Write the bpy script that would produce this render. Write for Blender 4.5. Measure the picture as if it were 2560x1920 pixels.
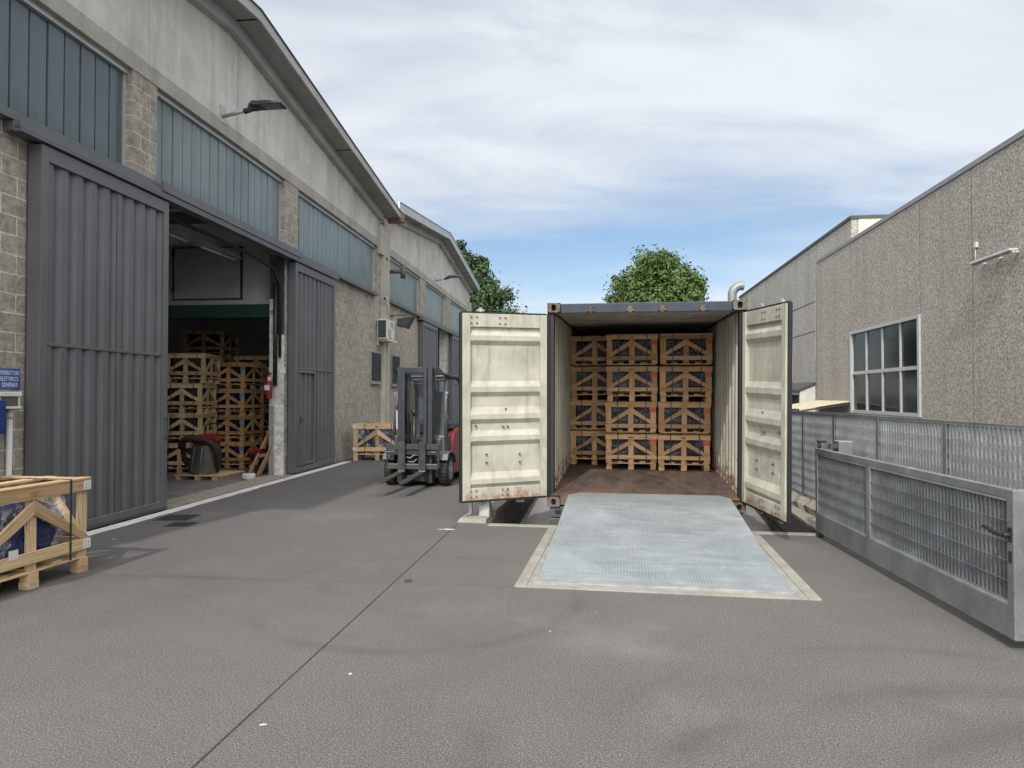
import bpy, bmesh, math, random
from mathutils import Vector, Matrix, noise as mnoise
R=math.radians; rnd=random.Random(7)
sc=bpy.context.scene
for o in list(bpy.data.objects): bpy.data.objects.remove(o)
COL=sc.collection
# ------------------------------------------------------------------ camera
cam=bpy.data.cameras.new('camera'); co=bpy.data.objects.new('camera',cam); COL.objects.link(co)
cam.sensor_width=36; cam.lens=36*1740/2560; cam.clip_end=3000; cam.clip_start=.05
co.location=(0,0,1.55); co.rotation_euler=(R(90+.988),0,0); sc.camera=co
# ------------------------------------------------------------------ light
SUN_AZ=17.5; SUN_EL=42
sun=bpy.data.lights.new('sun','SUN'); so=bpy.data.objects.new('sun',sun); COL.objects.link(so)
sun.energy=2.15; sun.angle=R(1.2); sun.color=(1,.965,.91)
dv=Vector((math.sin(R(SUN_AZ))*math.cos(R(SUN_EL)),math.cos(R(SUN_AZ))*math.cos(R(SUN_EL)),-math.sin(R(SUN_EL))))
so.rotation_euler=dv.to_track_quat('-Z','Y').to_euler()
sc.view_settings.view_transform='Standard'; sc.view_settings.look='None'
sc.view_settings.exposure=0.4; sc.view_settings.gamma=1
w=bpy.data.worlds.new('World'); sc.world=w; w.use_nodes=True
def world():
    nt=w.node_tree; N=nt.nodes; L=nt.links; N.clear()
    def n(t,**k):
        x=N.new(t)
        for a,b in k.items(): setattr(x,a,b)
        return x
    def math_(op,a,b=None,c=None,clamp=False):
        m=n('ShaderNodeMath',operation=op); m.use_clamp=clamp
        for i,v in enumerate((a,b,c)):
            if v is None: continue
            if hasattr(v,'links'): L.new(v,m.inputs[i])
            else: m.inputs[i].default_value=v
        return m.outputs[0]
    tc=n('ShaderNodeTexCoord'); sep=n('ShaderNodeSeparateXYZ'); L.new(tc.outputs['Generated'],sep.inputs[0])
    X,Y,Z=sep.outputs
    sky=n('ShaderNodeTexSky'); sky.sky_type='NISHITA'; sky.sun_disc=False; sky.sun_elevation=R(SUN_EL); sky.sun_rotation=R(180+SUN_AZ)
    sky.air_density=1.0; sky.dust_density=.6; sky.ozone_density=1.5
    bg=n('ShaderNodeBackground'); L.new(sky.outputs[0],bg.inputs[0]); bg.inputs[1].default_value=.10
    # thin high cloud: projected on a layer
    zz=math_('ADD',math_('MAXIMUM',Z,0.0),.10)
    cx=math_('DIVIDE',X,zz); cy=math_('DIVIDE',Y,zz)
    cv=n('ShaderNodeCombineXYZ'); L.new(cx,cv.inputs[0]); L.new(cy,cv.inputs[1])
    mp=n('ShaderNodeMapping'); mp.inputs['Rotation'].default_value=(0,0,R(-38)); mp.inputs['Scale'].default_value=(.6,1.05,1); mp.inputs['Location'].default_value=(3.1,.4,0)
    L.new(cv.outputs[0],mp.inputs[0])
    n1=n('ShaderNodeTexNoise'); n1.inputs['Scale'].default_value=.55; n1.inputs['Detail'].default_value=7; n1.inputs['Roughness'].default_value=.52; n1.inputs['Distortion'].default_value=.35
    L.new(mp.outputs[0],n1.inputs['Vector'])
    n2=n('ShaderNodeTexNoise'); n2.inputs['Scale'].default_value=1.9; n2.inputs['Detail'].default_value=8; n2.inputs['Roughness'].default_value=.55; n2.inputs['Distortion'].default_value=.9
    L.new(mp.outputs[0],n2.inputs['Vector'])
    # cover grows with height; a blue gap sits low, straight ahead
    cr=n('ShaderNodeValToRGB'); L.new(Z,cr.inputs[0]); e=cr.color_ramp.elements
    e[0].position=0; e[0].color=(.62,)*3+(1,); e[1].position=1; e[1].color=(.95,)*3+(1,)
    for p,v in ((.11,.42),(.16,.16),(.23,.26),(.30,.72),(.40,.93)):
        q=e.new(p); q.color=(v,v,v,1)
    az=math_('DIVIDE',X,math_('MAXIMUM',Y,.05))           # opens to the blue mainly left of centre
    side=math_('MULTIPLY',math_('SUBTRACT',az,.28,clamp=True),.95)
    back=math_('MULTIPLY',math_('LESS_THAN',Y,0),.25)
    mk=math_('ADD',math_('ADD',cr.outputs[0],side),back)
    nn=math_('ADD',math_('MULTIPLY',math_('SUBTRACT',n1.outputs[0],.5),1.9),math_('MULTIPLY',math_('SUBTRACT',n2.outputs[0],.5),.9))
    mask=math_('ADD',mk,nn,clamp=True)
    mask=math_('MULTIPLY',mask,.96)
    cc=n('ShaderNodeValToRGB'); L.new(n2.outputs[0],cc.inputs[0]); e=cc.color_ramp.elements
    e[0].position=.28; e[0].color=(.64,.69,.755,1); e[1].position=.68; e[1].color=(.77,.81,.86,1)
    cb=n('ShaderNodeBackground'); wm=n('ShaderNodeMix',data_type='RGBA'); L.new(cc.outputs[0],wm.inputs[6]); wm.inputs[7].default_value=(.755,.745,.725,1); L.new(wm.outputs[2],cb.inputs[0])
    # thin cloud round the sun, behind the camera: extra glow added as fill light
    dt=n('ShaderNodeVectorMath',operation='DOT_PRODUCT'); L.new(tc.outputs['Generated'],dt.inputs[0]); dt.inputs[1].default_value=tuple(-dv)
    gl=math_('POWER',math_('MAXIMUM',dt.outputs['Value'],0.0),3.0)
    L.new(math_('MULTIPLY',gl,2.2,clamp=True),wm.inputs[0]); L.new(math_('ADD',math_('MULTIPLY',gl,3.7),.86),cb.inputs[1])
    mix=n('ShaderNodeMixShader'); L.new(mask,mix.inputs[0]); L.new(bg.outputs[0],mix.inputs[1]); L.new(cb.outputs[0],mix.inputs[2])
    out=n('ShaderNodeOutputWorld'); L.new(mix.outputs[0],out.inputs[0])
world()
# ------------------------------------------------------------------ materials
class NB:
    def __init__(s,name):
        s.m=bpy.data.materials.new(name); s.m.use_nodes=True; s.nt=s.m.node_tree; s.N=s.nt.nodes; s.L=s.nt.links
        s.b=s.N['Principled BSDF']; s.tc=s.N.new('ShaderNodeTexCoord')
    def n(s,t,**k):
        x=s.N.new(t)
        for a,b in k.items(): setattr(x,a,b)
        return x
    def set(s,sock,v):
        if hasattr(v,'links'): s.L.new(v,sock)
        else:
            if isinstance(v,tuple) and len(v)==3 and sock.type=='RGBA': v=v+(1,)
            sock.default_value=v
    def map(s,scale=(1,1,1),loc=(0,0,0),rot=(0,0,0),src='Object'):
        m=s.n('ShaderNodeMapping'); s.L.new(s.tc.outputs[src],m.inputs[0])
        m.inputs['Scale'].default_value=scale; m.inputs['Location'].default_value=loc; m.inputs['Rotation'].default_value=rot
        return m.outputs[0]
    def noise(s,scale,vec=None,detail=5,rough=.55,dist=0):
        t=s.n('ShaderNodeTexNoise'); s.L.new(vec or s.tc.outputs['Object'],t.inputs['Vector'])
        t.inputs['Scale'].default_value=scale; t.inputs['Detail'].default_value=detail; t.inputs['Roughness'].default_value=rough; t.inputs['Distortion'].default_value=dist
        return t.outputs[0]
    def ramp(s,f,*st):
        r=s.n('ShaderNodeValToRGB'); s.L.new(f,r.inputs[0]); e=r.color_ramp.elements
        st=[(p,(c if isinstance(c,tuple) else (c,c,c))) for p,c in st]
        e[0].position=st[0][0]; e[0].color=st[0][1]+(1,); e[1].position=st[-1][0]; e[1].color=st[-1][1]+(1,)
        for p,c in st[1:-1]: q=e.new(p); q.color=c+(1,)
        return r.outputs[0]
    def math(s,op,a,b=0,c=None,clamp=False):
        m=s.n('ShaderNodeMath',operation=op); m.use_clamp=clamp; s.set(m.inputs[0],a); s.set(m.inputs[1],b)
        if c is not None: s.set(m.inputs[2],c)
        return m.outputs[0]
    def mix(s,f,a,b,mode='MIX'):
        m=s.n('ShaderNodeMix',data_type='RGBA',blend_type=mode); s.set(m.inputs[0],f); s.set(m.inputs[6],a); s.set(m.inputs[7],b); return m.outputs[2]
    def xyz(s,src='Object'):
        p=s.n('ShaderNodeSeparateXYZ'); s.L.new(s.tc.outputs[src],p.inputs[0]); return p.outputs
    def comb(s,x,y,z=0.0):
        c=s.n('ShaderNodeCombineXYZ'); s.set(c.inputs[0],x); s.set(c.inputs[1],y); s.set(c.inputs[2],z); return c.outputs[0]
    def bump(s,h,st=.3,dist=.01,prev=None):
        b=s.n('ShaderNodeBump'); s.L.new(h,b.inputs['Height']); b.inputs['Strength'].default_value=st; b.inputs['Distance'].default_value=dist
        if prev: s.L.new(prev,b.inputs['Normal'])
        return b.outputs[0]
    def out(s,col=None,rough=.7,metal=0,normal=None,spec=None,**k):
        if col is not None: s.set(s.b.inputs['Base Color'],col)
        s.set(s.b.inputs['Roughness'],rough); s.set(s.b.inputs['Metallic'],metal)
        if normal: s.L.new(normal,s.b.inputs['Normal'])
        if spec is not None: s.b.inputs['Specular IOR Level'].default_value=spec
        for a,b in k.items(): s.set(s.b.inputs[a],b)
        return s.m
def paint(name,c,rough=.55,metal=0,var=.12,scale=3,bump=.0,bs=60,spec=None):
    b=NB(name); f=b.noise(scale,detail=6,rough=.6)
    lo=tuple(x*(1-var) for x in c); hi=tuple(min(1,x*(1+var)) for x in c)
    col=b.ramp(f,(.3,lo),(.7,hi)); nr=None
    if bump: nr=b.bump(b.noise(bs,detail=3),bump,.004)
    return b.out(col,rough,metal,nr,spec)
def m_asphalt():
    b=NB('asphalt'); x,y,z=b.xyz()
    big=b.noise(.28,detail=5,rough=.6); mid=b.noise(1.6,detail=6,rough=.65,dist=.3); fine=b.noise(85,detail=3,rough=.7); fine2=b.noise(190,detail=2,rough=.6)
    col=b.ramp(big,(.3,(.094,.090,.085)),(.7,(.121,.116,.110)))
    col=b.mix(b.ramp(mid,(.4,.0),(.7,.4)),col,(.140,.134,.126))
    sp=b.ramp(fine,(.36,.68),(.5,1.0),(.66,1.35)); col=b.mix(.8,col,sp,'MULTIPLY')
    sp=b.ramp(fine2,(.35,.4),(.65,1.6)); col=b.mix(.9,col,sp,'MULTIPLY')
    ag=b.noise(120,b.map((1,1,1),(3,8,1)),detail=1,rough=.5); col=b.mix(b.ramp(ag,(.62,0.0),(.68,.75)),col,(.27,.26,.245)); col=b.mix(b.ramp(ag,(.32,.7),(.38,.0)),col,(.035,.034,.033))
    # tyre scrub rings
    acc=None
    for cx,cy,rad,wd,st in ((-1.6,5.3,1.25,.10,.26),(1.9,1.9,2.1,.16,.34),(1.7,2.6,2.0,.10,.24),(3.2,.6,3.3,.2,.3),(-3.5,2.6,2.9,.16,.22),(.8,3.0,1.0,.12,.18)):
        d=b.math('SQRT',b.math('ADD',b.math('POWER',b.math('SUBTRACT',x,cx),2.0),b.math('POWER',b.math('SUBTRACT',y,cy),2.0)))
        k=b.math('SUBTRACT',1.0,b.math('DIVIDE',b.math('ABSOLUTE',b.math('SUBTRACT',d,rad)),wd),clamp=True)
        k=b.math('MULTIPLY',k,st*1.35); acc=k if acc is None else b.math('MAXIMUM',acc,k)
    brk=b.ramp(b.noise(.9,detail=4),(.42,0.0),(.6,1.0)); acc=b.math('MULTIPLY',acc,brk)
    col=b.mix(acc,col,(.055,.053,.05))
    st=b.ramp(b.noise(.75,b.map((1,1,1),(7,3,0)),detail=7,rough=.7),(.60,.0),(.74,.35)); col=b.mix(b.math('MULTIPLY',st,.6),col,(.07,.068,.066))
    dust=b.ramp(b.noise(.55,b.map((1,1,1),(17,9,0)),detail=6,rough=.65),(.58,.0),(.75,.4)); col=b.mix(dust,col,(.22,.21,.195))
    nr=b.bump(b.noise(170,detail=3,rough=.7),.10,.002)
    return b.out(col,.9,0,nr,.25)
def m_concrete(name,c,streak=.25,bump=.25,scale=1.5,pits=True,rough=.9):
    b=NB(name)
    f=b.noise(scale,detail=8,rough=.65,dist=.4); lo=tuple(v*.8 for v in c); hi=tuple(min(1,v*1.15) for v in c)
    col=b.ramp(f,(.3,lo),(.7,hi))
    s=b.noise(1.0,b.map((3.5,3.5,.22)),detail=7,rough=.65); col=b.mix(b.ramp(s,(.5,0.0),(.75,streak)),col,tuple(v*.42 for v in c))
    s=b.noise(1.0,b.map((2.2,2.2,.3),(5,5,5)),detail=6,rough=.6); col=b.mix(b.ramp(s,(.5,0.0),(.75,streak*.8)),col,tuple(min(1,v*1.45) for v in c))
    fine=b.noise(40,detail=4,rough=.7); col=b.mix(.5,col,b.ramp(fine,(.3,.75),(.7,1.22)),'MULTIPLY')
    if pits:
        v=b.n('ShaderNodeTexVoronoi'); b.L.new(b.tc.outputs['Object'],v.inputs['Vector']); v.inputs['Scale'].default_value=1.7
        col=b.mix(b.ramp(v.outputs['Distance'],(.018,.75),(.035,.0)),col,tuple(x*.3 for x in c))
    nr=b.bump(b.noise(25,detail=6,rough=.7),bump,.008)
    return b.out(col,rough,0,nr,.3)
def m_block(name,c,mortar,swap=True,white=False):
    b=NB(name); x,y,z=b.xyz()
    v=b.comb(y,z) if swap else b.comb(x,z)
    wob=b.noise(6,detail=2)
    br=b.n('ShaderNodeTexBrick'); b.L.new(v,br.inputs['Vector']); br.inputs['Scale'].default_value=1; br.inputs['Brick Width'].default_value=.4 if not white else .5
    br.inputs['Row Height'].default_value=.2; br.inputs['Mortar Size'].default_value=.008 if not white else .004; br.inputs['Mortar Smooth'].default_value=.1; br.offset=.5
    br.inputs['Color1'].default_value=tuple(u*.93 for u in c)+(1,); br.inputs['Color2'].default_value=tuple(min(1,u*1.07) for u in c)+(1,); br.inputs['Mortar'].default_value=mortar+(1,)
    f=b.noise(9,detail=7,rough=.75); col=b.mix(.85,br.outputs['Color'],b.ramp(f,(.34,.55),(.5,1.0),(.68,1.4)),'MULTIPLY')
    big=b.noise(.6,detail=5); col=b.mix(.6,col,b.ramp(big,(.3,.82),(.7,1.15)),'MULTIPLY')
    if white:
        col=b.mix(b.ramp(b.noise(3,detail=7,rough=.7),(.62,0.0),(.68,1.0)),col,(.18,.17,.16))
    h=b.math('MULTIPLY',b.noise(14,detail=8,rough=.7),b.math('SUBTRACT',1.0,br.outputs['Fac']))
    nr=b.bump(h,.9 if not white else .2,.035 if not white else .01); nr=b.bump(b.math('SUBTRACT',1.0,br.outputs['Fac']),.5,.006,nr)
    return b.out(col,.95,0,nr,.2)
def m_pebble(name,c,streak=.2,hi=1.55):
    b=NB(name); v=b.n('ShaderNodeTexVoronoi'); b.L.new(b.map((1,1,.9)),v.inputs['Vector']); v.inputs['Scale'].default_value=17; v.inputs['Randomness'].default_value=1
    f=b.noise(19,detail=3,rough=.75,dist=.6)
    col=b.ramp(f,(.36,tuple(u*.52 for u in c)),(.47,tuple(u*.85 for u in c)),(.56,tuple(u*1.15 for u in c)),(.66,tuple(min(1,u*hi) for u in c)))
    f2=b.noise(70,detail=2,rough=.7); col=b.mix(.55,col,b.ramp(f2,(.32,.6),(.68,1.35)),'MULTIPLY')
    s=b.noise(1.0,b.map((1,2.6,.16),(1,1,1)),detail=8,rough=.65); col=b.mix(b.ramp(s,(.48,0.0),(.72,streak)),col,tuple(u*.45 for u in c))
    big=b.noise(.35,detail=5); col=b.mix(.55,col,b.ramp(big,(.3,.86),(.7,1.14)),'MULTIPLY')
    nr=b.bump(f,.5,.012)
    return b.out(col,.95,0,nr,.2)
def m_wood(name,c,dark=.55,rough=.75):
    b=NB(name); uv=b.tc.outputs['UV']
    oj=b.n('ShaderNodeObjectInfo'); ad=b.n('ShaderNodeVectorMath',operation='ADD'); b.L.new(uv,ad.inputs[0]); b.L.new(b.comb(b.math('MULTIPLY',oj.outputs['Random'],37.0),b.math('MULTIPLY',oj.outputs['Random'],91.0)),ad.inputs[1]); uv=ad.outputs[0]
    m=b.n('ShaderNodeMapping'); b.L.new(uv,m.inputs[0]); m.inputs['Scale'].default_value=(1.3,26,1)
    g=b.noise(2.2,m.outputs[0],detail=6,rough=.6,dist=.9)
    col=b.ramp(g,(.32,tuple(u*dark for u in c)),(.48,tuple(u*.92 for u in c)),(.72,tuple(min(1,u*1.12) for u in c)))
    m2=b.n('ShaderNodeMapping'); b.L.new(uv,m2.inputs[0]); m2.inputs['Scale'].default_value=(.02,.02,1)
    oi=b.n('ShaderNodeObjectInfo'); col=b.mix(.9,col,b.ramp(oi.outputs['Random'],(.0,(.66,.58,.50)),(.25,(.86,.80,.74)),(.6,(1,.98,.95)),(1.0,(1.2,1.18,1.14))),'MULTIPLY')
    v=b.n('ShaderNodeTexVoronoi'); m3=b.n('ShaderNodeMapping'); b.L.new(uv,m3.inputs[0]); m3.inputs['Scale'].default_value=(2.6,7,1); b.L.new(m3.outputs[0],v.inputs['Vector']); v.inputs['Scale'].default_value=1
    col=b.mix(b.ramp(v.outputs['Distance'],(.05,.8),(.11,.0)),col,(.13,.065,.03))
    st=b.noise(5,detail=6,rough=.7); col=b.mix(b.ramp(st,(.6,0.0),(.8,.35)),col,tuple(u*.4 for u in c))
    return b.out(col,rough,0,b.bump(g,.2,.003),.3)
def m_galv(name,c=(.36,.38,.39),metal=.5,rough=.5,scale=70):
    b=NB(name); v=b.n('ShaderNodeTexVoronoi'); b.L.new(b.tc.outputs['Object'],v.inputs['Vector']); v.inputs['Scale'].default_value=scale
    g=b.n('ShaderNodeRGBToBW'); b.L.new(v.outputs['Color'],g.inputs[0])
    col=b.ramp(g.outputs[0],(.2,tuple(u*.92 for u in c)),(.8,tuple(u*1.07 for u in c)))
    f=b.noise(3,detail=7,rough=.65,dist=.5); col=b.mix(.8,col,b.ramp(f,(.3,.72),(.7,1.2)),'MULTIPLY')
    s=b.noise(1,b.map((6,6,1.2)),detail=6,rough=.7); col=b.mix(b.ramp(s,(.58,0.0),(.8,.4)),col,tuple(u*1.5 for u in c))
    return b.out(col,b.ramp(f,(.3,rough-.1),(.7,rough+.15)),metal,b.bump(f,.08,.01),.4)
def m_doorpaint():      # cream container paint with dirt and rust at the foot
    b=NB('cream_container_paint'); x,y,z=b.xyz()
    f=b.noise(2.2,detail=8,rough=.65,dist=.5)
    col=b.ramp(f,(.28,(.29,.28,.232)),(.5,(.40,.39,.325)),(.72,(.49,.48,.41)))
    s=b.noise(1.2,b.map((3,3,1),(4,2,6)),detail=7,rough=.7,dist=.8); col=b.mix(b.ramp(s,(.52,0.0),(.72,.8)),col,(.25,.25,.20))
    s4=b.noise(1.0,b.map((9,9,.8),(2,7,1)),detail=6,rough=.7); col=b.mix(b.ramp(s4,(.56,0.0),(.72,.6)),col,(.22,.19,.13))
    s2=b.noise(2.4,b.map((1,1,2.2),(9,2,1)),detail=6,rough=.7); col=b.mix(b.ramp(s2,(.60,0.0),(.75,.6)),col,(.36,.42,.41))
    s3=b.noise(6,b.map((1,1,.3),(1,12,3)),detail=6,rough=.8); col=b.mix(b.ramp(s3,(.66,0.0),(.70,.6)),col,(.75,.74,.68))
    rn=b.noise(7,detail=7,rough=.75)
    k=b.math('ADD',b.math('MULTIPLY',b.math('SUBTRACT',.17,z),4.5),b.math('MULTIPLY',b.math('SUBTRACT',rn,.56),4.2))
    col=b.mix(b.math('MULTIPLY',k,1.0,clamp=True),col,b.ramp(rn,(.3,(.10,.035,.015)),(.7,(.30,.12,.05))))
    return b.out(col,.55,0,b.bump(b.noise(18,detail=5,rough=.7),.12,.008),.35)
def m_contwall():
    b=NB('scuffed_container_wall'); x,y,z=b.xyz()
    f=b.noise(1.8,b.map((2,2,.7)),detail=8,rough=.7,dist=.4)
    col=b.ramp(f,(.28,(.26,.25,.205)),(.5,(.39,.375,.31)),(.72,(.50,.485,.41)))
    rn=b.noise(6,detail=8,rough=.78)
    k=b.math('ADD',b.math('MULTIPLY',b.math('SUBTRACT',.62,z),2.4),b.math('MULTIPLY',b.math('SUBTRACT',rn,.56),8))
    col=b.mix(b.math('MULTIPLY',k,1.0,clamp=True),col,b.ramp(rn,(.3,(.07,.03,.018)),(.7,(.22,.09,.04))))
    k2=b.ramp(b.noise(4,b.map((1,1,.5),(3,3,3)),detail=7,rough=.8),(.66,0.0),(.72,.7)); col=b.mix(k2,col,(.13,.07,.045))
    return b.out(col,.7,0,b.bump(f,.15,.01),.3)
def m_contfloor():
    b=NB('worn_plywood_floor'); f=b.noise(2.2,b.map((1.6,.6,1)),detail=8,rough=.72,dist=.6)
    col=b.ramp(f,(.3,(.035,.026,.022)),(.45,(.085,.065,.055)),(.6,(.145,.10,.082)),(.75,(.24,.21,.18)))
    s=b.noise(3,b.map((.5,3,1),(3,1,1)),detail=8,rough=.8); col=b.mix(b.ramp(s,(.62,0.0),(.72,.6)),col,(.36,.33,.3))
    x,y,z=b.xyz(); nearr=b.math('MULTIPLY',b.math('ADD',b.math('SUBTRACT',.9,y),b.math('MULTIPLY',b.math('SUBTRACT',f,.5),2.5)),.6,clamp=True); col=b.mix(nearr,col,b.ramp(f,(.3,(.05,.02,.013)),(.7,(.17,.075,.05)))); s5=b.noise(5,b.map((.4,2.5,1),(6,1,1)),detail=8,rough=.8); col=b.mix(b.ramp(s5,(.64,0.0),(.70,.7)),col,(.33,.30,.27)); ln=b.math('LESS_THAN',b.math('ABSOLUTE',b.math('SUBTRACT',b.math('FRACT',b.math('DIVIDE',y,1.2)),.5)),.006); col=b.mix(ln,col,(.02,.02,.02))
    return b.out(col,.6,0,b.bump(f,.2,.006),.35)
def m_rust(name,c=(.12,.085,.068),hi=(.21,.15,.12)):
    b=NB(name); f=b.noise(9,detail=8,rough=.75); f2=b.noise(3,detail=6)
    col=b.ramp(f,(.3,tuple(u*.5 for u in c)),(.5,c),(.7,hi)); col=b.mix(b.ramp(f2,(.4,0.0),(.62,.8)),col,(.17,.15,.135))
    return b.out(col,.75,.1,b.bump(f,.3,.006),.3)
def m_ramp():
    b=NB('galvanised_tread_plate'); x,y,z=b.xyz(); k=2*math.pi/.052
    p=b.math('MULTIPLY',b.math('SINE',b.math('MULTIPLY',x,k)),b.math('SINE',b.math('MULTIPLY',y,k)))
    t=b.ramp(b.math('ABSOLUTE',p),(.3,0.0),(.6,1.0))
    f=b.noise(1.4,b.map((1,1,1)),detail=8,rough=.68,dist=.7); g=b.noise(5,b.map((.5,1.6,1),(3,3,0)),detail=7,rough=.7)
    col=b.ramp(f,(.32,(.195,.216,.226)),(.5,(.245,.27,.282)),(.66,(.31,.338,.352)))
    col=b.mix(b.ramp(g,(.52,0.0),(.7,.35)),col,(.45,.48,.49)); g2=b.noise(2.6,b.map((.5,2.6,1),(8,5,0)),detail=9,rough=.75)
    col=b.mix(b.ramp(g2,(.52,0.0),(.68,.55)),col,(.13,.143,.15)); g3=b.noise(7,b.map((3,.35,1),(1,5,0)),detail=7,rough=.8); col=b.mix(b.ramp(g3,(.60,0.0),(.68,.5)),col,(.52,.55,.56)); wn=b.math('MULTIPLY',b.math('ADD',b.math('SUBTRACT',y,2.35),b.math('MULTIPLY',b.math('SUBTRACT',g2,.5),1.6)),.9,clamp=True); col=b.mix(b.math('MULTIPLY',wn,.6),col,(.14,.155,.16))
    col=b.mix(b.math('MULTIPLY',t,.2),col,(.52,.56,.58))
    return b.out(col,.55,.25,b.bump(t,.5,.003),.4)
def m_cornice_stain(): pass
def m_uglass(name,c,c2):
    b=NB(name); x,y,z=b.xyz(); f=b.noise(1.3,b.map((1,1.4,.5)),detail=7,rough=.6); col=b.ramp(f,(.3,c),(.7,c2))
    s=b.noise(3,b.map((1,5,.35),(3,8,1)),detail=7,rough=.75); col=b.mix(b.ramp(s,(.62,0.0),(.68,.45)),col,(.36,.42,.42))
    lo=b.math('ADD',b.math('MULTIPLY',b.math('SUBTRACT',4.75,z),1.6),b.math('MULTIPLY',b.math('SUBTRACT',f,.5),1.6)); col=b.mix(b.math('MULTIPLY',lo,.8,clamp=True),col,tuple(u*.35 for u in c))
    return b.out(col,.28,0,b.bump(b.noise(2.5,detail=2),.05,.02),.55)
def m_tarp(name,c):
    b=NB(name); f=b.noise(7,b.map((1,1,1)),detail=6,rough=.6,dist=2.2); g=b.noise(3,detail=4,dist=1.5)
    col=b.ramp(f,(.3,tuple(u*.45 for u in c)),(.55,c),(.68,tuple(min(1,u*1.8+.01) for u in c)),(.78,(.10,.12,.17)))
    return b.out(col,.22,0,b.bump(g,1.0,.05,b.bump(f,.9,.02)),.6)
def m_leaf(name,c):
    b=NB(name); oi=b.noise(.9,detail=4); col=b.ramp(oi,(.3,tuple(u*.6 for u in c)),(.5,c),(.7,tuple(u*1.55 for u in c)))
    return b.out(col,.6,0,None,.25)
MT={}
MT['asphalt']=m_asphalt()
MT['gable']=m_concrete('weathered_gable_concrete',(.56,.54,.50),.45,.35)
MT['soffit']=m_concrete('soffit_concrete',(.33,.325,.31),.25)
MT['beamc']=m_concrete('rake_beam_concrete',(.42,.415,.395),.2)
MT['band']=m_concrete('lintel_concrete',(.38,.36,.32),.3)
MT['pil']=m_concrete('pilaster_concrete',(.46,.44,.385),.3)
MT['kerb']=m_concrete('pale_kerb_concrete',(.275,.262,.225),.35,.4,4)
MT['pit']=m_concrete('pit_wall_concrete',(.165,.158,.145),.3)
MT['pitfloor']=m_concrete('pit_floor_concrete',(.25,.245,.235),.2,pits=False)
MT['rubble']=m_concrete('rubble_kerb_stone',(.30,.265,.215),.5,1.0,9)
MT['floor']=m_concrete('warehouse_floor_concrete',(.17,.165,.155),.3,pits=False)
MT['inner']=m_concrete('inner_plaster',(.5,.52,.49),.15,pits=False)
MT['block']=m_block('split_face_block',(.37,.338,.285),(.60,.565,.50))
MT['wblock']=m_block('white_painted_block',(.62,.62,.60),(.35,.35,.34),False,True)
MT['r1']=m_pebble('pebble_dash_wall',(.35,.325,.288),.28)
MT['r2']=m_pebble('pale_pebble_wall',(.37,.355,.325),.38,1.45)
MT['paleplaster']=m_concrete('pale_parapet_plaster',(.52,.51,.45),.2)
MT['coping']=paint('grey_coping_metal',(.22,.215,.215),.5)
MT['darktrim']=paint('dark_roof_trim',(.05,.05,.052),.5)
MT['fascia2']=paint('zinc_fascia',(.44,.455,.46),.45,.3,.1,2)
MT['gate_grey']=paint('anthracite_door_paint',(.108,.110,.116),.42,0,.12,1.5,.02)
MT['gate_dark']=paint('dark_door_edge_paint',(.045,.047,.052),.5,0,.1)
MT['uglass']=m_uglass('pale_channel_glass',(.110,.148,.150),(.185,.23,.23))
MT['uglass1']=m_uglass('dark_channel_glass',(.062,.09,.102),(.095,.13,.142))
MT['ujoint']=paint('channel_glass_joint',(.035,.05,.052),.6)
MT['alu']=paint('aluminium_frame',(.52,.53,.53),.4,.4,.1)
b=NB('dark_window_glass'); f=b.noise(1.2,detail=3); MT['glass']=b.out(b.ramp(f,(.3,(.012,.015,.016)),(.7,(.028,.034,.036))),.08,0,b.bump(b.noise(.8,detail=1),.04,.05),.12)
MT['white']=paint('white_plastic',(.62,.62,.60),.45)
MT['whiteline']=m_concrete('white_line_paint',(.62,.61,.58),.35,.3,6,False)
MT['black']=paint('black_steel',(.018,.018,.02),.45)
MT['rubber']=paint('black_rubber',(.022,.021,.02),.8,0,.3,8,.2)
MT['mast']=paint('greasy_mast_steel',(.045,.052,.062),.42,.3,.25,6)
MT['forksteel']=paint('worn_fork_steel',(.065,.064,.06),.5,.4,.4,5)
MT['bright']=paint('bare_steel',(.5,.5,.49),.35,.8)
MT['fgrey']=paint('forklift_grey_paint',(.085,.09,.097),.4,0,.15,3)
MT['fred']=paint('forklift_red_paint',(.27,.03,.025),.38,0,.2,2)
MT['red']=paint('red_paint',(.20,.015,.014),.4,0,.15)
MT['fglass']=None
b=NB('cab_glass'); b.out((.10,.115,.12),.08,0,b.bump(b.noise(2,detail=2),.1,.03),.7); b.b.inputs['Alpha'].default_value=.42; MT['fglass']=b.m
b=NB('clear_film'); b.out((.75,.79,.84),.12,0,b.bump(b.noise(9,detail=4,dist=2),1,.05),.8); b.set(b.b.inputs['Alpha'],b.ramp(b.noise(6,detail=6,dist=2.5),(.4,.08),(.52,.22),(.62,.62))); MT['film']=b.m
MT['wood']=m_wood('pine_planks',(.60,.44,.26))
MT['woodc']=m_wood('aged_pine_planks',(.60,.385,.205))
MT['woodd']=m_wood('dark_pallet_wood',(.34,.215,.115))
MT['tarp']=m_tarp('dark_blue_wrapping',(.005,.009,.028))
MT['tarpb']=m_tarp('blue_wrapping',(.014,.026,.10))
MT['strap']=paint('green_strap',(.018,.035,.028),.5)
MT['orange']=paint('orange_tag',(.62,.12,.035),.7)
MT['bluetag']=paint('light_blue_tag',(.10,.30,.48),.7)
MT['papertag']=paint('white_paper_tag',(.5,.5,.48),.7)
MT['galv']=m_galv('galvanised_steel',(.225,.237,.232))
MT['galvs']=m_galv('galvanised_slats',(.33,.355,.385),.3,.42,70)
MT['galvd']=m_galv('dark_gate_slats',(.19,.205,.225),.3,.42,70)  # gate slats: darker base colour than the fence slats
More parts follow.
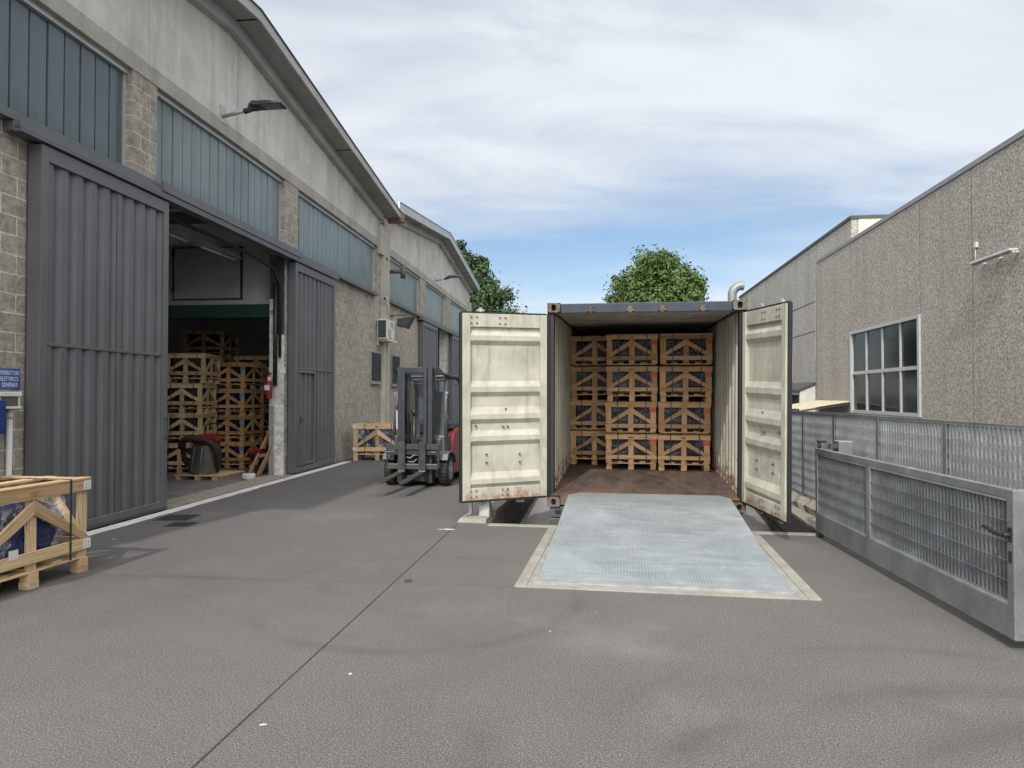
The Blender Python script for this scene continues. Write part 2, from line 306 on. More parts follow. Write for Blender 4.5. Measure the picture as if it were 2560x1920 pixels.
MT['galvf']=m_galv('grating_bars',(.36,.38,.40),.35,.45,70)
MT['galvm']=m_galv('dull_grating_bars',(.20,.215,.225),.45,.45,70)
MT['galvl']=m_galv('bright_galvanised',(.42,.44,.45),.4,.45)
MT['cdoor']=m_doorpaint(); MT['cwall']=m_contwall(); MT['cfloor']=m_contfloor()
MT['cast']=m_rust('corner_casting_rust'); MT['rustred']=m_rust('rust_red_steel',(.22,.10,.07),(.36,.19,.14))
MT['cblue']=paint('slate_blue_paint',(.024,.031,.05),.5,0,.25,4)
MT['cdark']=paint('dark_container_gasket',(.012,.0125,.014),.6)
MT['ramp']=m_ramp()
MT['frame']=paint('grey_ramp_frame',(.27,.27,.265),.7,.1,.25,6)
MT['green']=paint('green_steel_beam',(.012,.06,.042),.5)
MT['panel']=m_concrete('grey_green_panel',(.42,.46,.42),.15,pits=False)
MT['ac']=paint('air_conditioner_white',(.58,.58,.55),.45)
MT['coil']=paint('heat_exchanger_fins',(.03,.042,.05),.6)
MT['signblue']=paint('blue_enamel',(.03,.10,.33),.4,0,.2)
MT['boxblue']=paint('deep_blue_box',(.012,.035,.16),.45)
MT['smoked']=paint('smoked_plastic',(.12,.115,.08),.25)
MT['steelvac']=paint('brushed_drum_steel',(.20,.19,.18),.35,.6,.35,3)
MT['cream']=paint('cream_sheet',(.45,.40,.28),.6)
MT['leaf1']=m_leaf('green_leaves',(.066,.105,.028)); MT['leaf2']=m_leaf('dark_green_leaves',(.042,.07,.024))
MT['bark']=m_concrete('bark',(.09,.07,.05),.5,1,5,False)
MT['seam']=paint('seam_tar',(.042,.041,.04),.9)
MT['chalk']=paint('chalky_white',(.6,.6,.57),.9)
MT['iron']=paint('cast_iron',(.04,.037,.034),.8,.1,.5,30,.6,60)
MT['shutter']=paint('dark_grille_paint',(.05,.055,.06),.5)
# ------------------------------------------------------------------ mesh builder
class MB:
    def __init__(s): s.v=[];s.f=[];s.uv=[];s.sm=[];s.k=0
    def face(s,idx,uv,sm=False): s.f.append(idx); s.uv.append(uv); s.sm.append(sm)
    def hexa(s,P,dims=None):
        """P: 8 points, index = 4*i+2*j+k for axes (length,width,thick)"""
        n=len(s.v); s.v+= [tuple(p) for p in P]; u0,v0=rnd.random()*90,rnd.random()*90
        l,w,t=dims or (1,1,1); 
        def q(a,b,c,d,uva): s.face([n+a,n+b,n+c,n+d],[(u0+x,v0+y) for x,y in uva])
        q(0,1,3,2,[(0,0),(0,t*.3),(w*.3,t*.3),(w*.3,0)]); q(4,6,7,5,[(0,0),(w*.3,0),(w*.3,t*.3),(0,t*.3)])
        q(0,4,5,1,[(0,0),(l,0),(l,t),(0,t)]); q(2,3,7,6,[(0,0),(0,t),(l,t),(l,0)])
        q(0,2,6,4,[(0,0),(0,w),(l,w),(l,0)]); q(1,5,7,3,[(0,t),(l,t),(l,w+t),(0,w+t)])
        return s
    def box(s,x0,x1,y0,y1,z0,z1):
        d=(x1-x0,y1-y0,z1-z0); ax=max(range(3),key=lambda i:d[i]); o=[ax]+[i for i in range(3) if i!=ax]
        lo=(x0,y0,z0); hi=(x1,y1,z1); P=[]
        if o in([0,1,2],[1,2,0],[2,0,1]): pass
        else: o=[o[0],o[2],o[1]]
        for i in(0,1):
            for j in(0,1):
                for k in(0,1):
                    p=[0,0,0]; p[o[0]]=(lo,hi)[i][o[0]]; p[o[1]]=(lo,hi)[j][o[1]]; p[o[2]]=(lo,hi)[k][o[2]]; P.append(p)
        return s.hexa(P,(d[o[0]],d[o[1]],d[o[2]]))
    def beam(s,a,b,w,t,nrm=(0,1,0)):
        """plank from a to b, width w, thickness t (thickness along nrm)"""
        a=Vector(a);b=Vector(b);d=(b-a).normalized();n=Vector(nrm);n=(n-d*n.dot(d)).normalized();c=n.cross(d)
        P=[]
        for p in(a,b):
            for j in(-.5,.5):
                for k in(-.5,.5): P.append(p+c*w*j+n*t*k)
        return s.hexa(P,((b-a).length,w,t))
    def tube(s,pts,r,seg=10,cap=True,sm=True):
        pts=[Vector(p) for p in pts]; rs=r if isinstance(r,(list,tuple)) else [r]*len(pts); n0=len(s.v); prev=None
        for i,p in enumerate(pts):
            d=(pts[min(i+1,len(pts)-1)]-pts[max(i-1,0)]).normalized()
            if prev is None: u=d.orthogonal().normalized()
            else: u=(prev-d*prev.dot(d)).normalized()
            prev=u; v=d.cross(u)
            for k in range(seg):
                a=2*math.pi*k/seg; s.v.append(tuple(p+(u*math.cos(a)+v*math.sin(a))*rs[i]))
        for i in range(len(pts)-1):
            for k in range(seg):
                a=n0+i*seg+k;b=n0+i*seg+(k+1)%seg; s.face([a,b,b+seg,a+seg],[(i,k/seg),(i,(k+1)/seg),(i+1,(k+1)/seg),(i+1,k/seg)],sm)
        if cap:
            s.face([n0+k for k in range(seg)][::-1],[(0,0)]*seg); e=n0+(len(pts)-1)*seg; s.face([e+k for k in range(seg)],[(0,0)]*seg)
        return s
    def strip(s,A,B,sm=False):
        n=len(s.v); s.v+=[tuple(p) for p in A]+[tuple(p) for p in B]; m=len(A); acc=0
        H=(Vector(B[0])-Vector(A[0])).length
        for i in range(m-1):
            l=(Vector(A[i+1])-Vector(A[i])).length
            s.face([n+i,n+i+1,n+m+i+1,n+m+i],[(acc,0),(acc+l,0),(acc+l,H),(acc,H)],sm); acc+=l
        return s
    def poly(s,P,sm=False):
        n=len(s.v); s.v+=[tuple(p) for p in P]; s.face(list(range(n,n+len(P))),[(p[0],p[1]) for p in P],sm); return s
    def prism(s,P,vec):
        """closed polygon P extruded along vec"""
        n=len(s.v); m=len(P); vec=Vector(vec); s.v+=[tuple(p) for p in P]+[tuple(Vector(p)+vec) for p in P]
        s.face([n+i for i in range(m)][::-1],[(0,0)]*m); s.face([n+m+i for i in range(m)],[(0,0)]*m)
        for i in range(m):
            j=(i+1)%m; s.face([n+i,n+j,n+m+j,n+m+i],[(0,0),(1,0),(1,1),(0,1)])
        return s
    def build(s,name,mat,parent=None,bev=0,loc=None,fixn=True):
        me=bpy.data.meshes.new(name); me.from_pydata(s.v,[],s.f); ul=me.uv_layers.new(name='UVMap'); k=0
        for f,uv in zip(me.polygons,s.uv):
            f.use_smooth=False
            for i in range(f.loop_total): ul.data[f.loop_start+i].uv=uv[i]
        for f,q in zip(me.polygons,s.sm): f.use_smooth=q
        if fixn:
            bm=bmesh.new(); bm.from_mesh(me); bmesh.ops.recalc_face_normals(bm,faces=bm.faces); bm.to_mesh(me); bm.free()
        me.materials.append(MT[mat] if isinstance(mat,str) else mat)
        o=bpy.data.objects.new(name,me); COL.objects.link(o)
        if parent: o.parent=parent
        if loc: o.location=loc
        if bev:
            m=o.modifiers.new('bevel','BEVEL'); m.width=bev; m.segments=2; m.limit_method='ANGLE'
        return o
def tag(o,label=None,cat=None,group=None,kind=None):
    if label:o['label']=label
    if cat:o['category']=cat
    if group:o['group']=group
    if kind:o['kind']=kind
    return o
def thing(name,label,cat,loc=(0,0,0),rot=0,group=None,pitch=0,roll=0):
    o=bpy.data.objects.new(name,None); COL.objects.link(o); o.empty_display_size=.2
    o.location=loc; o.rotation_euler=(pitch,roll,rot); return tag(o,label,cat,group)
KIDS={}
def copy_tree(o,parent=None):
    c=o.copy(); COL.objects.link(c)
    if parent: c.parent=parent
    for ch in [q for q in bpy.data.objects if q.parent==o]: copy_tree(ch,c)
    return c
# ================================================================== SETTING
HD=9.3; HF=5.91; HR=7.37
def hd(a): return -R(a)
def loc(a,u,v,z=0):
    """frame with heading a: u to the right, v forward -> world"""
    c,s=math.cos(R(a)),math.sin(R(a)); return (u*c+v*s,-u*s+v*c,z)
# ground with the loading pit cut out (frame D)
PU0,PU1,PV0,PV1=-1.66,2.14,8.30,17.8
g=MB(); us=[-500,PU0,PU1,600]; vs=[-200,PV0,PV1,1500]
for i in range(3):
    for j in range(3):
        if i==1 and j==1: continue
        g.poly([(us[i],vs[j],0),(us[i+1],vs[j],0),(us[i+1],vs[j+1],0),(us[i],vs[j+1],0)])
o=g.build('ground','asphalt'); o.rotation_euler=(0,0,hd(HD)); tag(o,kind='structure')
PZ=-.63
def struct(mb,name,mat,a=HD,bev=0):
    o=mb.build(name,mat,bev=bev); o.rotation_euler=(0,0,hd(a)); return tag(o,kind='structure')
m=MB(); m.poly([(PU0,PV0,PZ),(PU1,PV0,PZ),(PU1,PV1,0),(PU0,PV1,0)]); struct(m,'pit_floor','pitfloor')
m=MB(); m.poly([(PU0,PV0,PZ),(PU0,PV1,0),(PU0,PV0,0)]); m.poly([(PU1,PV0,PZ),(PU1,PV1,0),(PU1,PV0,0)]); m.poly([(PU0,PV0,PZ),(PU1,PV0,PZ),(PU1,PV0,0),(PU0,PV0,0)])
struct(m,'pit_wall','pit')
m=MB()   # formwork joints on the pit walls
for z0 in(-.30,): m.box(PU0+.001,PU0+.006,PV0,PV0+(1+z0/.63)*9,z0,z0+.012); m.box(PU1-.006,PU1-.001,PV0,PV0+(1+z0/.63)*9,z0,z0+.012)
for v in(9.5,10.9,12.3): m.box(PU0+.001,PU0+.006,v,v+.012,PZ+(v-PV0)*.63/9.5+.02,-.01)
struct(m,'pit_wall_joint','seam')
# pale coping along the pit edge and around the ramp
m=MB(); B0,B1,BV=-.90,1.46,5.60
m.box(PU0+.02,B0,8.18,8.305,-.05,.010); m.box(B1,PU1,8.18,8.305,-.05,.010)
m.box(B0,-.805,BV,8.305,-.05,.011); m.box(1.365,B1,BV,8.305,-.05,.011); m.box(-.805,1.365,BV,5.68,-.05,.0105)
struct(m,'ramp_kerb','kerb',bev=.004)
m=MB(); m.box(PU1+.01,PU1+.22,8.2,24,-.05,.02); struct(m,'pit_edge_kerb','kerb')
m=MB(); m.box(PU1+.221,PU1+.62,8.2,24,-.05,.012); struct(m,'pale_path','whiteline')
m=MB(); m.box(PU0-.22,PU0-.005,8.90,18,-.05,.07); struct(m,'left_pit_kerb','kerb')
# seams in the asphalt
def seam(p,q,wd,name='asphalt_seam'):
    a=Vector(p+(0,));b=Vector(q+(0,));d=(b-a).normalized();n=Vector((-d.y,d.x,0))*wd/2; A=[];B=[];k=24
    for i in range(k+1):
        c=a.lerp(b,i/k)+n*.6*(rnd.random()-.5); z=Vector((0,0,.004)); wv=.7+.6*rnd.random(); A.append(c+n*wv+z);B.append(c-n*wv+z)
    o=MB().strip(A,B).build(name,'seam'); tag(o,kind='structure')
seam((-1.75,-.5),(-.66,8.46),.0075); seam((-3.75,6.08),(0.03,5.67),.003); seam((2.36,5.31),(3.6,5.20),.003)
# white line beside the warehouse doors, frame F
m=MB(); A=[];Bq=[]
for i in range(60):
    s_=3+i*(15.95-3)/59; A.append((-5.63+rnd.uniform(-.006,.006),s_,.004)); Bq.append((-5.44+rnd.uniform(-.012,.012),s_,.004))
m.strip(A,Bq); struct(m,'white_line','whiteline',HF)
m=MB(); A=[];Bq=[]
for i in range(80):
    s_=8.9+i*(13.2-8.9)/79; A.append((-6.15+rnd.uniform(-.05,.05),s_,.008)); Bq.append((-5.66+rnd.uniform(-.012,.012),s_,.008))
m.strip(A,Bq); struct(m,'door_threshold','rubble',HF)
# small chalky spots on the asphalt
m=MB()
for (x,y,r,e) in ((-1.17,3.30,.016,3),(-.9,3.9,.02,1.5),(-.62,2.18,.022,1.6),(-.3,1.62,.012,3),(-4.3,7.55,.03,2),(-.75,8.1,.05,5),(1.95,5.9,.02,3),(.6,5.0,.012,1),(-2.9,6.2,.01,1),(3.3,3.2,.012,2),(.25,4.6,.011,2),(-2.2,7.1,.012,2)):
    P=[]
    for k in range(11):
        a=k*2*math.pi/11; q=r*.6*(.5+.8*rnd.random()); P.append((x+q*e*.6*math.cos(a),y+q*math.sin(a),.0045))
    m.poly(P)
tag(m.build('chalk_mark','chalk'),kind='structure')
m=MB(); P=[(-.87+.035*math.cos(a*.6)*(1+.2*math.sin(a*3)),5.86+.05*math.sin(a*.6),.0045) for a in range(11)]; m.poly(P); tag(m.build('oil_spot','seam'),kind='structure')
# cast iron covers in the asphalt
for (x0,x1,y0,y1,lb) in ((-4.47,-4.05,8.68,9.10,'larger cast iron drain cover beside the white line'),(-4.14,-3.84,8.28,8.56,'smaller cast iron drain cover nearer the camera')):
    t=thing('drain_cover',lb,'drain cover',(0,0,0))
    m=MB(); m.box(x0,x1,y0,y1,-.03,.005); m.build('cover_frame','iron',t)
    m=MB(); k=int((x1-x0)/.035)
    for i in range(k):
        x=x0+.02+i*(x1-x0-.03)/k; m.box(x,x+.016,y0+.02,y1-.02,.0055,.011)
    m.build('grate','iron',t)
# ================================================================== LEFT WAREHOUSES  (frame F: x=lateral, y=s)
WL=-5.83
def ribsheet(mb,x,y0,y1,z0,z1,period=.225,depth=.04,top=None):
    """corrugated sheet facing +x, ribs vertical"""
    A=[];B=[];y=y0; a,b_,c,d=.40,.18,.24,.18
    pts=[]
    while y<y1-1e-4:
        for f,dx in((0,0),(a,0),(a+b_,-depth),(a+b_+c,-depth)):
            yy=y+f*period
            if yy<y1: pts.append((x+dx,yy))
        y+=period
    pts.append((x,y1))
    mb.strip([(p[0],p[1],z0) for p in pts],[(p[0],p[1],z1) for p in pts]); return mb
def slide_door(par,y0,y1,wicket=False,H=4.2):
    d=bpy.data.objects.new('sliding_door',None); COL.objects.link(d); d.parent=par
    x=-5.65; m=MB()
    fw=.105
    m.box(x-.155,x,y0,y0+fw,.03,H); m.box(x-.155,x,y1-fw,y1,.03,H)
    m.box(x-.155,x-.002,y0+fw,y1-fw,H-.16,H); m.box(x-.155,x-.002,y0+fw,y1-fw,.03,.13)
    m.box(x-.10,x-.02,y0+fw,y1-fw,2.085,2.125)
    m.build('door_frame','gate_grey',d,.004)
    m=MB(); m.box(x-.165,x-.156,y0-.0,y1,.03,H); m.build('door_back','gate_dark',d)
    m=MB(); ribsheet(m,x-.03,y0+fw,y1-fw,.13,2.085); ribsheet(m,x-.03,y0+fw,y1-fw,2.125,H-.16)
    m.build('ribbed_panel','gate_grey',d,fixn=False)
    m=MB(); m.box(x+.001,x+.012,y0,y1,.02,.05) ; m.build('bottom_seal','gate_dark',d)
    m=MB(); m.box(x-.0295,x-.0265,(y0+y1)/2+.095,(y0+y1)/2+.101,.14,H-.17); m.build('sheet_seam','black',d)
    m=MB(); A=[];B=[]
    for k in range(30): yy=y0+fw+k*(y1-y0-2*fw)/29; A.append((x+.0008,yy,.128+rnd.uniform(-.002,.002))); B.append((x+.0008,yy,.133+rnd.uniform(-.002,.004)))
    m.strip(A,B); m.build('scraped_edge','frame',d,fixn=False)
    if wicket:
        m=MB(); a,b=y0+.12,y0+.12+.86
        m.box(x-.025,x+.012,a,a+.05,.16,2.07); m.box(x-.025,x+.012,b,b+.05,.16,2.07); m.box(x-.025,x+.012,a+.05,b,2.02,2.07); m.box(x-.025,x+.012,a+.05,b,.16,.21)
        w_=m.build('wicket_door','gate_grey',d,.003)
        m=MB(); m.tube([(x+.012,a+.12,1.08),(x+.06,a+.12,1.08),(x+.06,a+.24,1.08)],.01,8); m.box(x+.0125,x+.02,a+.09,a+.15,.98,1.16); m.build('door_handle','gate_dark',w_)
    else:
        m=MB(); m.tube([(x+.0,y1-.05,1.25),(x+.045,y1-.05,1.25),(x+.045,y1-.05,.98),(x+.0,y1-.05,.98)],.011,8); m.build('door_handle','gate_dark',d)
    return d
def ugl(par,y0,y1,mat,z0=4.42,z1=5.80,wd=.26,last=None):
    wn=bpy.data.objects.new('window',None); COL.objects.link(wn); wn.parent=par
    n=round((y1-y0-.06)/wd); p=(y1-y0-.06)/n; x=WL-.11; A=[];B=[];m=MB()
    for i in range(n):
        a=y0+.03+i*p; dx=rnd.uniform(-.004,.004)
        for yy,xx in ((a+.008,x-.021),(a+.014,x+dx),(a+p*.5,x+dx+.003),(a+p-.014,x+dx),(a+p-.008,x-.021)): A.append((xx,yy,z0+.03));B.append((xx,yy,z1-.04))
    m.strip(A,B); m.build('glass_channel',mat,wn,fixn=False)
    m=MB(); m.box(x-.05,x-.022,y0,y1,z0,z1); m.build('joint_backing','ujoint',wn)
    m=MB(); m.box(x-.021,x+.05,y0,y1,z1-.065,z1-.002); m.box(x-.021,x+.02,y0,y0+.03,z0+.03,z1-.045); m.box(x-.021,x+.02,y1-.03,y1,z0+.03,z1-.045); m.box(x-.021,x+.02,y0,y1,z0,z0+.03)
    m.build('window_frame','alu',wn)
    return wn
def warehouse(label,s0,s1,apex,zA,wins,openings,fasc_h,fasc_mat,offs,band_ends,glassm):
    t=thing('warehouse_building',label,'building',(0,0,0),hd(HF))
    sl=.1155
    def rz(s): return zA-abs(s-apex)*sl
    # block wall below the windows, with door openings
    m=MB(); cuts=sorted(openings); y=s0
    for a,b in cuts: m.box(WL-.3,WL,y,a,-.2,4.40); m.build('block_wall','block',t); m=MB(); y=b
    m.box(WL-.3,WL,y,s1,-.2,4.40); m.build('block_wall','block',t)
    y=s0
    for (a,b) in wins:
        if a>y+.05: m=MB(); m.box(WL-.3,WL,y,a,4.401,5.80); m.build('block_pier','block',t)
        y=b
    if s1>y+.05: m=MB(); m.box(WL-.3,WL,y,s1,4.401,5.80); m.build('block_pier','block',t)
    # lintel band and gable
    m=MB(); m.box(WL-.28,WL+.012,s0,s1,5.801,6.02); m.build('lintel_band','band',t)
    P=[(WL-.25,s0,6.021),(WL-.25,s1,6.021),(WL-.25,s1,rz(s1)+.15),(WL-.25,apex,zA+.15),(WL-.25,s0,rz(s0)+.15)]
    m=MB(); m.prism(P,(.25,0,0)); m.build('gable_wall','gable',t)
    m=MB()
    k=s0+1.9
    while k<s1-1: m.box(WL+.0005,WL+.002,k,k+.006,6.03,rz(k)-.02); k+=2.42
    m.build('gable_joint','band',t)
    # rake beam, soffit, fascia, roof
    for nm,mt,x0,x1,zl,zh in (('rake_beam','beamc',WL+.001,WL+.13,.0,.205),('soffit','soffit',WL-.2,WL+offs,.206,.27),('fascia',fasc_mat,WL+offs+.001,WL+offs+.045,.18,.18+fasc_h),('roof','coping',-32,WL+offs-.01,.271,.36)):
        m=MB()
        for a,b in((s0-.15,apex),(apex,s1+.15)):
            if nm=='rake_beam': a=max(a,s0+.2);b=min(b,s1-.2)
            za,zb=rz(a),rz(b)
            m.hexa([(x0,a,za+zl),(x0,a,za+zh),(x1,a,za+zl),(x1,a,za+zh),(x0,b,zb+zl),(x0,b,zb+zh),(x1,b,zb+zl),(x1,b,zb+zh)],(b-a,x1-x0,zh-zl))
        o=m.build(nm,mt,t)
    m=MB()
    for a,b in((s0-.15,apex),(apex,s1+.15)):
        za,zb=rz(a)+.181+fasc_h,rz(b)+.181+fasc_h; x0,x1=WL+offs-.05,WL+offs+.07
        m.hexa([(x0,a,za),(x0,a,za+.02),(x1,a,za),(x1,a,za+.02),(x0,b,zb),(x0,b,zb+.02),(x1,b,zb),(x1,b,zb+.02)],(b-a,.12,.02))
    m.build('roof_edge','darktrim' if fasc_mat!='fascia2' else 'fascia2',t)
    m=MB()
    for k in (apex-.01,apex+4.6,apex-4.6): m.box(WL+.135,WL+offs-.005,k,k+.02,rz(k)+.19,rz(k)+.2055)
    m.build('soffit_joint','seam',t)
    # rest of the shell
    m=MB(); m.box(-31,-30.7,s0,s1,0,6.2); m.box(-30.7,WL-.301,s0,s0+.2,0,6.3); m.box(-30.7,WL-.301,s1-.2,s1,0,6.3); m.build('inner_wall','inner',t)
    m=MB(); m.box(-30.7,WL-.31,s0+.2,s1-.2,.0,.004); m.build('floor_slab','floor',t)
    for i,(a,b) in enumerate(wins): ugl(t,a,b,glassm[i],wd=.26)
    m=MB(); m.box(WL-.10,WL+.13,s0+.2,s1-.7,4.335,4.36); m.box(WL+.105,WL+.13,s0+.2,s1-.7,4.361,4.425); m.box(WL+.001,WL+.10,s0+.2,s1-.7,4.361,4.375); m.build('window_sill','gate_grey',t)
    return t,rz
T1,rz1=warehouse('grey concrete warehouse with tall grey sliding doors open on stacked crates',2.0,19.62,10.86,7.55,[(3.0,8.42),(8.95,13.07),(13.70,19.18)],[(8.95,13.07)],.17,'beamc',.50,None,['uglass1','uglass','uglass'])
T2,rz2=warehouse('farther concrete warehouse with pale metal roof edge, behind the air conditioner',19.9,35.2,27.45,7.66,[(20.2,24.41),(25.35,29.13),(30.2,34.6)],[(25.35,29.13)],.25,'fascia2',.45,None,['uglass','uglass','uglass'])
slide_door(T1,6.71,8.96); slide_door(T1,13.18,15.37,True); slide_door(T2,24.1,26.6); slide_door(T2,29.65,32.2)
for T,a,b in((T1,6.4,15.5),(T2,23.9,33)):
    m=MB(); m.box(WL+.135,WL+.215,a,b,4.215,4.245); m.box(WL+.19,WL+.215,a,b,4.246,4.33); m.box(WL+.02,WL+.134,a,b,4.23,4.33); m.build('door_rail','gate_grey',T,.003)
m=MB(); m.box(WL+.20,WL+.235,8.75,13.35,4.30,4.43); m.build('rail_cover','gate_grey',T1,.003)
# pilasters
def pilaster(T,a,b,zt):
    m=MB(); m.box(WL+.001,WL+.10,a,a+(b-a)*.34,0,5.6); m.box(WL+.001,WL+.10,b-(b-a)*.2,b,0,5.6); m.box(WL+.001,WL+.04,a+(b-a)*.34,b-(b-a)*.2,0,5.6)
    m.box(WL+.0012,WL+.10,a-.3,b+.05,5.601,zt); m.build('pilaster','pil',T,.006)
pilaster(T1,19.52,20.12,6.45)
m=MB(); m.box(WL+.001,WL+.10,34.6,35.2,0,6.3); m.build('corner_pilaster','pil',T2,.006)
m=MB(); m.tube([(WL+.06,19.35,6.5),(WL+.06,19.35,5.9),(WL+.05,19.40,5.8)],.03,8); m.build('downpipe','gate_dark',T1)
m=MB(); m.box(WL+.15,WL+.62,19.70,19.86,6.60,6.84); m.build('rusty_gutter_end','rustred',T1)
# inside the first warehouse: white block pier, green portal, wall with hatch
m=MB(); m.box(WL-.30,WL-.155,13.060,13.0695,0.005,3.45); m.box(WL-.1545,WL-.002,13.060,13.0695,0.005,2.75); m.build('white_pier_facing','wblock',T1)
m=MB(); m.box(WL-.298,WL-.19,13.045,13.0595,.006,1.35); m.build('pier_guard_plate','frame',T1,.004)
m=MB(); m.box(WL-.1545,WL-.002,13.060,13.0695,2.751,4.33); m.box(WL-.30,WL-.155,13.060,13.0695,3.451,4.33); m.build('dark_pier_head','gate_dark',T1)
m=MB(); m.tube([(WL-.15,12.99,1.75),(WL-.15,12.99,3.75)],.042,10); m.build('black_conduit','black',T1)
m=MB(); m.tube([(WL-.06,13.0,2.3),(WL-.06,13.0,3.7),(WL-.12,12.8,4.02),(WL-.3,11.5,4.2),(WL-.4,9,4.25)],.03,10); m.build('black_conduit','black',T1)
m=MB(); m.box(-20,-6.132,13.40,13.62,3.14,3.40); m.box(-6.28,-6.132,13.40,13.55,0.005,3.139); m.build('green_portal_beam','green',T1)
m=MB(); m.box(-20,-6.132,13.38,13.64,3.401,3.48); m.box(-20,-6.132,13.44,13.62,3.481,5.4); m.build('mezzanine_wall','inner',T1)
m=MB(); m.box(-8.33,-6.91,13.40,13.439,3.53,4.56); hp=m.build('wall_hatch','panel',T1,.004)
m=MB()
for a,b,c,d in((-8.37,-6.87,4.56,4.575),(-8.37,-6.87,3.51,3.53)): m.box(a,b,13.39,13.439,c,d)
m.box(-6.909,-6.88,13.39,13.439,3.531,4.559); m.box(-8.36,-8.331,13.39,13.439,3.531,4.559)
for z in(3.65,4.4): m.box(-8.37,-8.31,13.37,13.389,z,z+.1)
m.build('hatch_frame','black',hp)
m=MB(); m.box(-14,-6.3,21,21.2,0.005,5); m.build('rear_partition','inner',T1)
m=MB()
for k in range(3): m.box(-20,-6.3,9.5+k*1.2,9.62+k*1.2,4.7,4.9)
m.build('ceiling_truss','gate_dark',T1)
# strip lights under the lintel
for k,(a,lb) in enumerate(((9.6,'unlit batten light under the door head, nearer one'),(11.2,'unlit batten light under the door head, farther one'))):
    t=thing('batten_light',lb,'light',loc(HF,-6.5,a,4.12),hd(HF),'unlit batten lights over the door')
    m=MB(); m.prism([(-.11,0,.0),(.11,0,.0),(.05,0,.09),(-.05,0,.09)],(0,1.25,0)); m.build('reflector','frame',t)
    m=MB(); m.tube([(0,.05,-.02),(0,1.2,-.02)],.018,10); m.build('lamp_tube','white',t)
m=MB(); m.box(WL-.30,WL-.002,29.12,29.1295,.005,4.3); m.build('white_pier_facing','wblock',T2)
# window grilles
for T,a,b,z0,z1 in((T1,18.55,19.40,1.96,2.75),(T2,20.62,21.42,1.92,2.77)):
    wn=bpy.data.objects.new('grille_window',None); COL.objects.link(wn); wn.parent=T
    m=MB(); m.box(WL+.001,WL+.006,a,b,z0,z1); m.build('pane','glass',wn)
    m=MB(); m.box(WL+.001,WL+.05,a-.03,a,z0-.03,z1+.03);m.box(WL+.001,WL+.05,b,b+.03,z0-.03,z1+.03);m.box(WL+.001,WL+.05,a,b,z1,z1+.03)
    m.box(WL+.001,WL+.09,a,b,z0-.08,z0-.0); m.build('window_frame','frame',wn)
    m=MB(); k=0
    while a+.03+k*.055<b: m.box(WL+.06,WL+.075,a+.02+k*.055,a+.032+k*.055,z0,z1); k+=1
    for q in range(1,7): m.box(WL+.052,WL+.0595,a,b,z0+q*(z1-z0)/7,z0+q*(z1-z0)/7+.012)
    m.build('grille','shutter',wn)
# ---- fittings on the facade, each a thing of its own
def F(u,v,z): return loc(HF,u,v,z)
def street_lamp(s_,z,lb):
    t=thing('wall_lamp',lb,'lamp',F(WL,s_,z),hd(HF),'arm lamps on the gable walls')
    m=MB(); m.box(.002,.02,-.07,.07,-.14,.14); m.build('wall_plate','galvl',t,.003)
    m=MB(); m.tube([(.02,0,-.03),(.46,0,.06)],.03,12); m.build('arm','galvl',t)
    m=MB(); m.tube([(.38,0,.035),(.52,0,.075)],.045,12); m.box(.46,.60,-.05,.05,.05,.12); m.build('bracket','gate_dark',t)
    m=MB(); m.prism([(.50,-.13,.10),(.58,-.14,.085),(1.04,-.12,.10),(1.04,-.12,.13),(.80,-.13,.155),(.55,-.11,.165)],(0,.26,0)); h=m.build('lamp_head','gate_dark',t,.008)
    m=MB(); m.prism([(.72,-.11,.0880),(1.0,-.10,.0975),(1.0,-.10,.0940),(.72,-.11,.0845)],(0,.21,0)); m.build('diffuser','frame',h)
street_lamp(10.66,6.11,'grey LED arm lamp on the near warehouse gable above the open door')
street_lamp(26.85,6.11,'grey LED arm lamp on the farther warehouse gable')
t=thing('air_conditioner','white outdoor air conditioner unit on a wall bracket beside the concrete pilaster','air conditioner',F(WL,19.05,3.12),hd(HF))
m=MB(); m.box(.05,.33,0,.80,.03,.60); m.build('casing','ac',t,.015)
m=MB(); m.box(.075,.30,-.006,-.001,.07,.56); m.build('side_coil','coil',t)
m=MB()
pts=[(.345,.36+.235*math.cos(a*math.pi/12),.315+.235*math.sin(a*math.pi/12)) for a in range(25)]; m.tube(pts,.012,6,False)
for q in(.06,.11,.16,.2): m.tube([(.338,.36+q*math.cos(a*math.pi/10),.315+q*math.sin(a*math.pi/10)) for a in range(21)],.005,5,False)
m.tube([(.33,.36,.315),(.352,.36,.315)],.06,14); m.build('fan_grille','ac',t)
m=MB()
for k in range(6): m.box(.331,.338,.64,.76,.12+k*.07,.15+k*.07)
m.build('vent_slat','ac',t)
for y in(.12,.66):
    m=MB(); m.box(.0,.04,y,y+.045,-.12,.42) ; m.box(.0405,.44,y,y+.045,-.02,.025); m.build('bracket','white',t)
t=thing('security_camera','small white bullet camera on the pilaster above the air conditioner','camera',F(WL+.1,19.45,4.33),hd(HF))
m=MB(); m.tube([(.06,.12,.03),(.10,-.16,.0)],.045,14); m.build('camera_body','white',t)
m=MB(); m.tube([(.1005,-.161,.0),(.1045,-.19,-.004)],.036,14); m.build('lens_ring','black',t)
m=MB(); m.tube([(0,.05,-.07),(.07,.05,-.02)],.014,8); m.box(.0,.012,.0,.11,-.13,-.04); m.build('mount','white',t)
m=MB(); m.tube([(WL+.11,19.48,4.25),(WL+.13,19.8,4.1),(WL+.12,19.95,3.85),(WL+.12,19.8,3.74),(WL+.11,19.3,3.75)],.006,6)
tag(m.build('cable','gate_dark'),'thin dark cable hanging between the camera and the air conditioner','cable'); bpy.data.objects['cable'].rotation_euler=(0,0,hd(HF))
t=thing('flue_pipe','rusty brown tee ended flue pipe sticking out over the farther window','pipe',F(WL+.02,20.24,5.26),hd(HF))
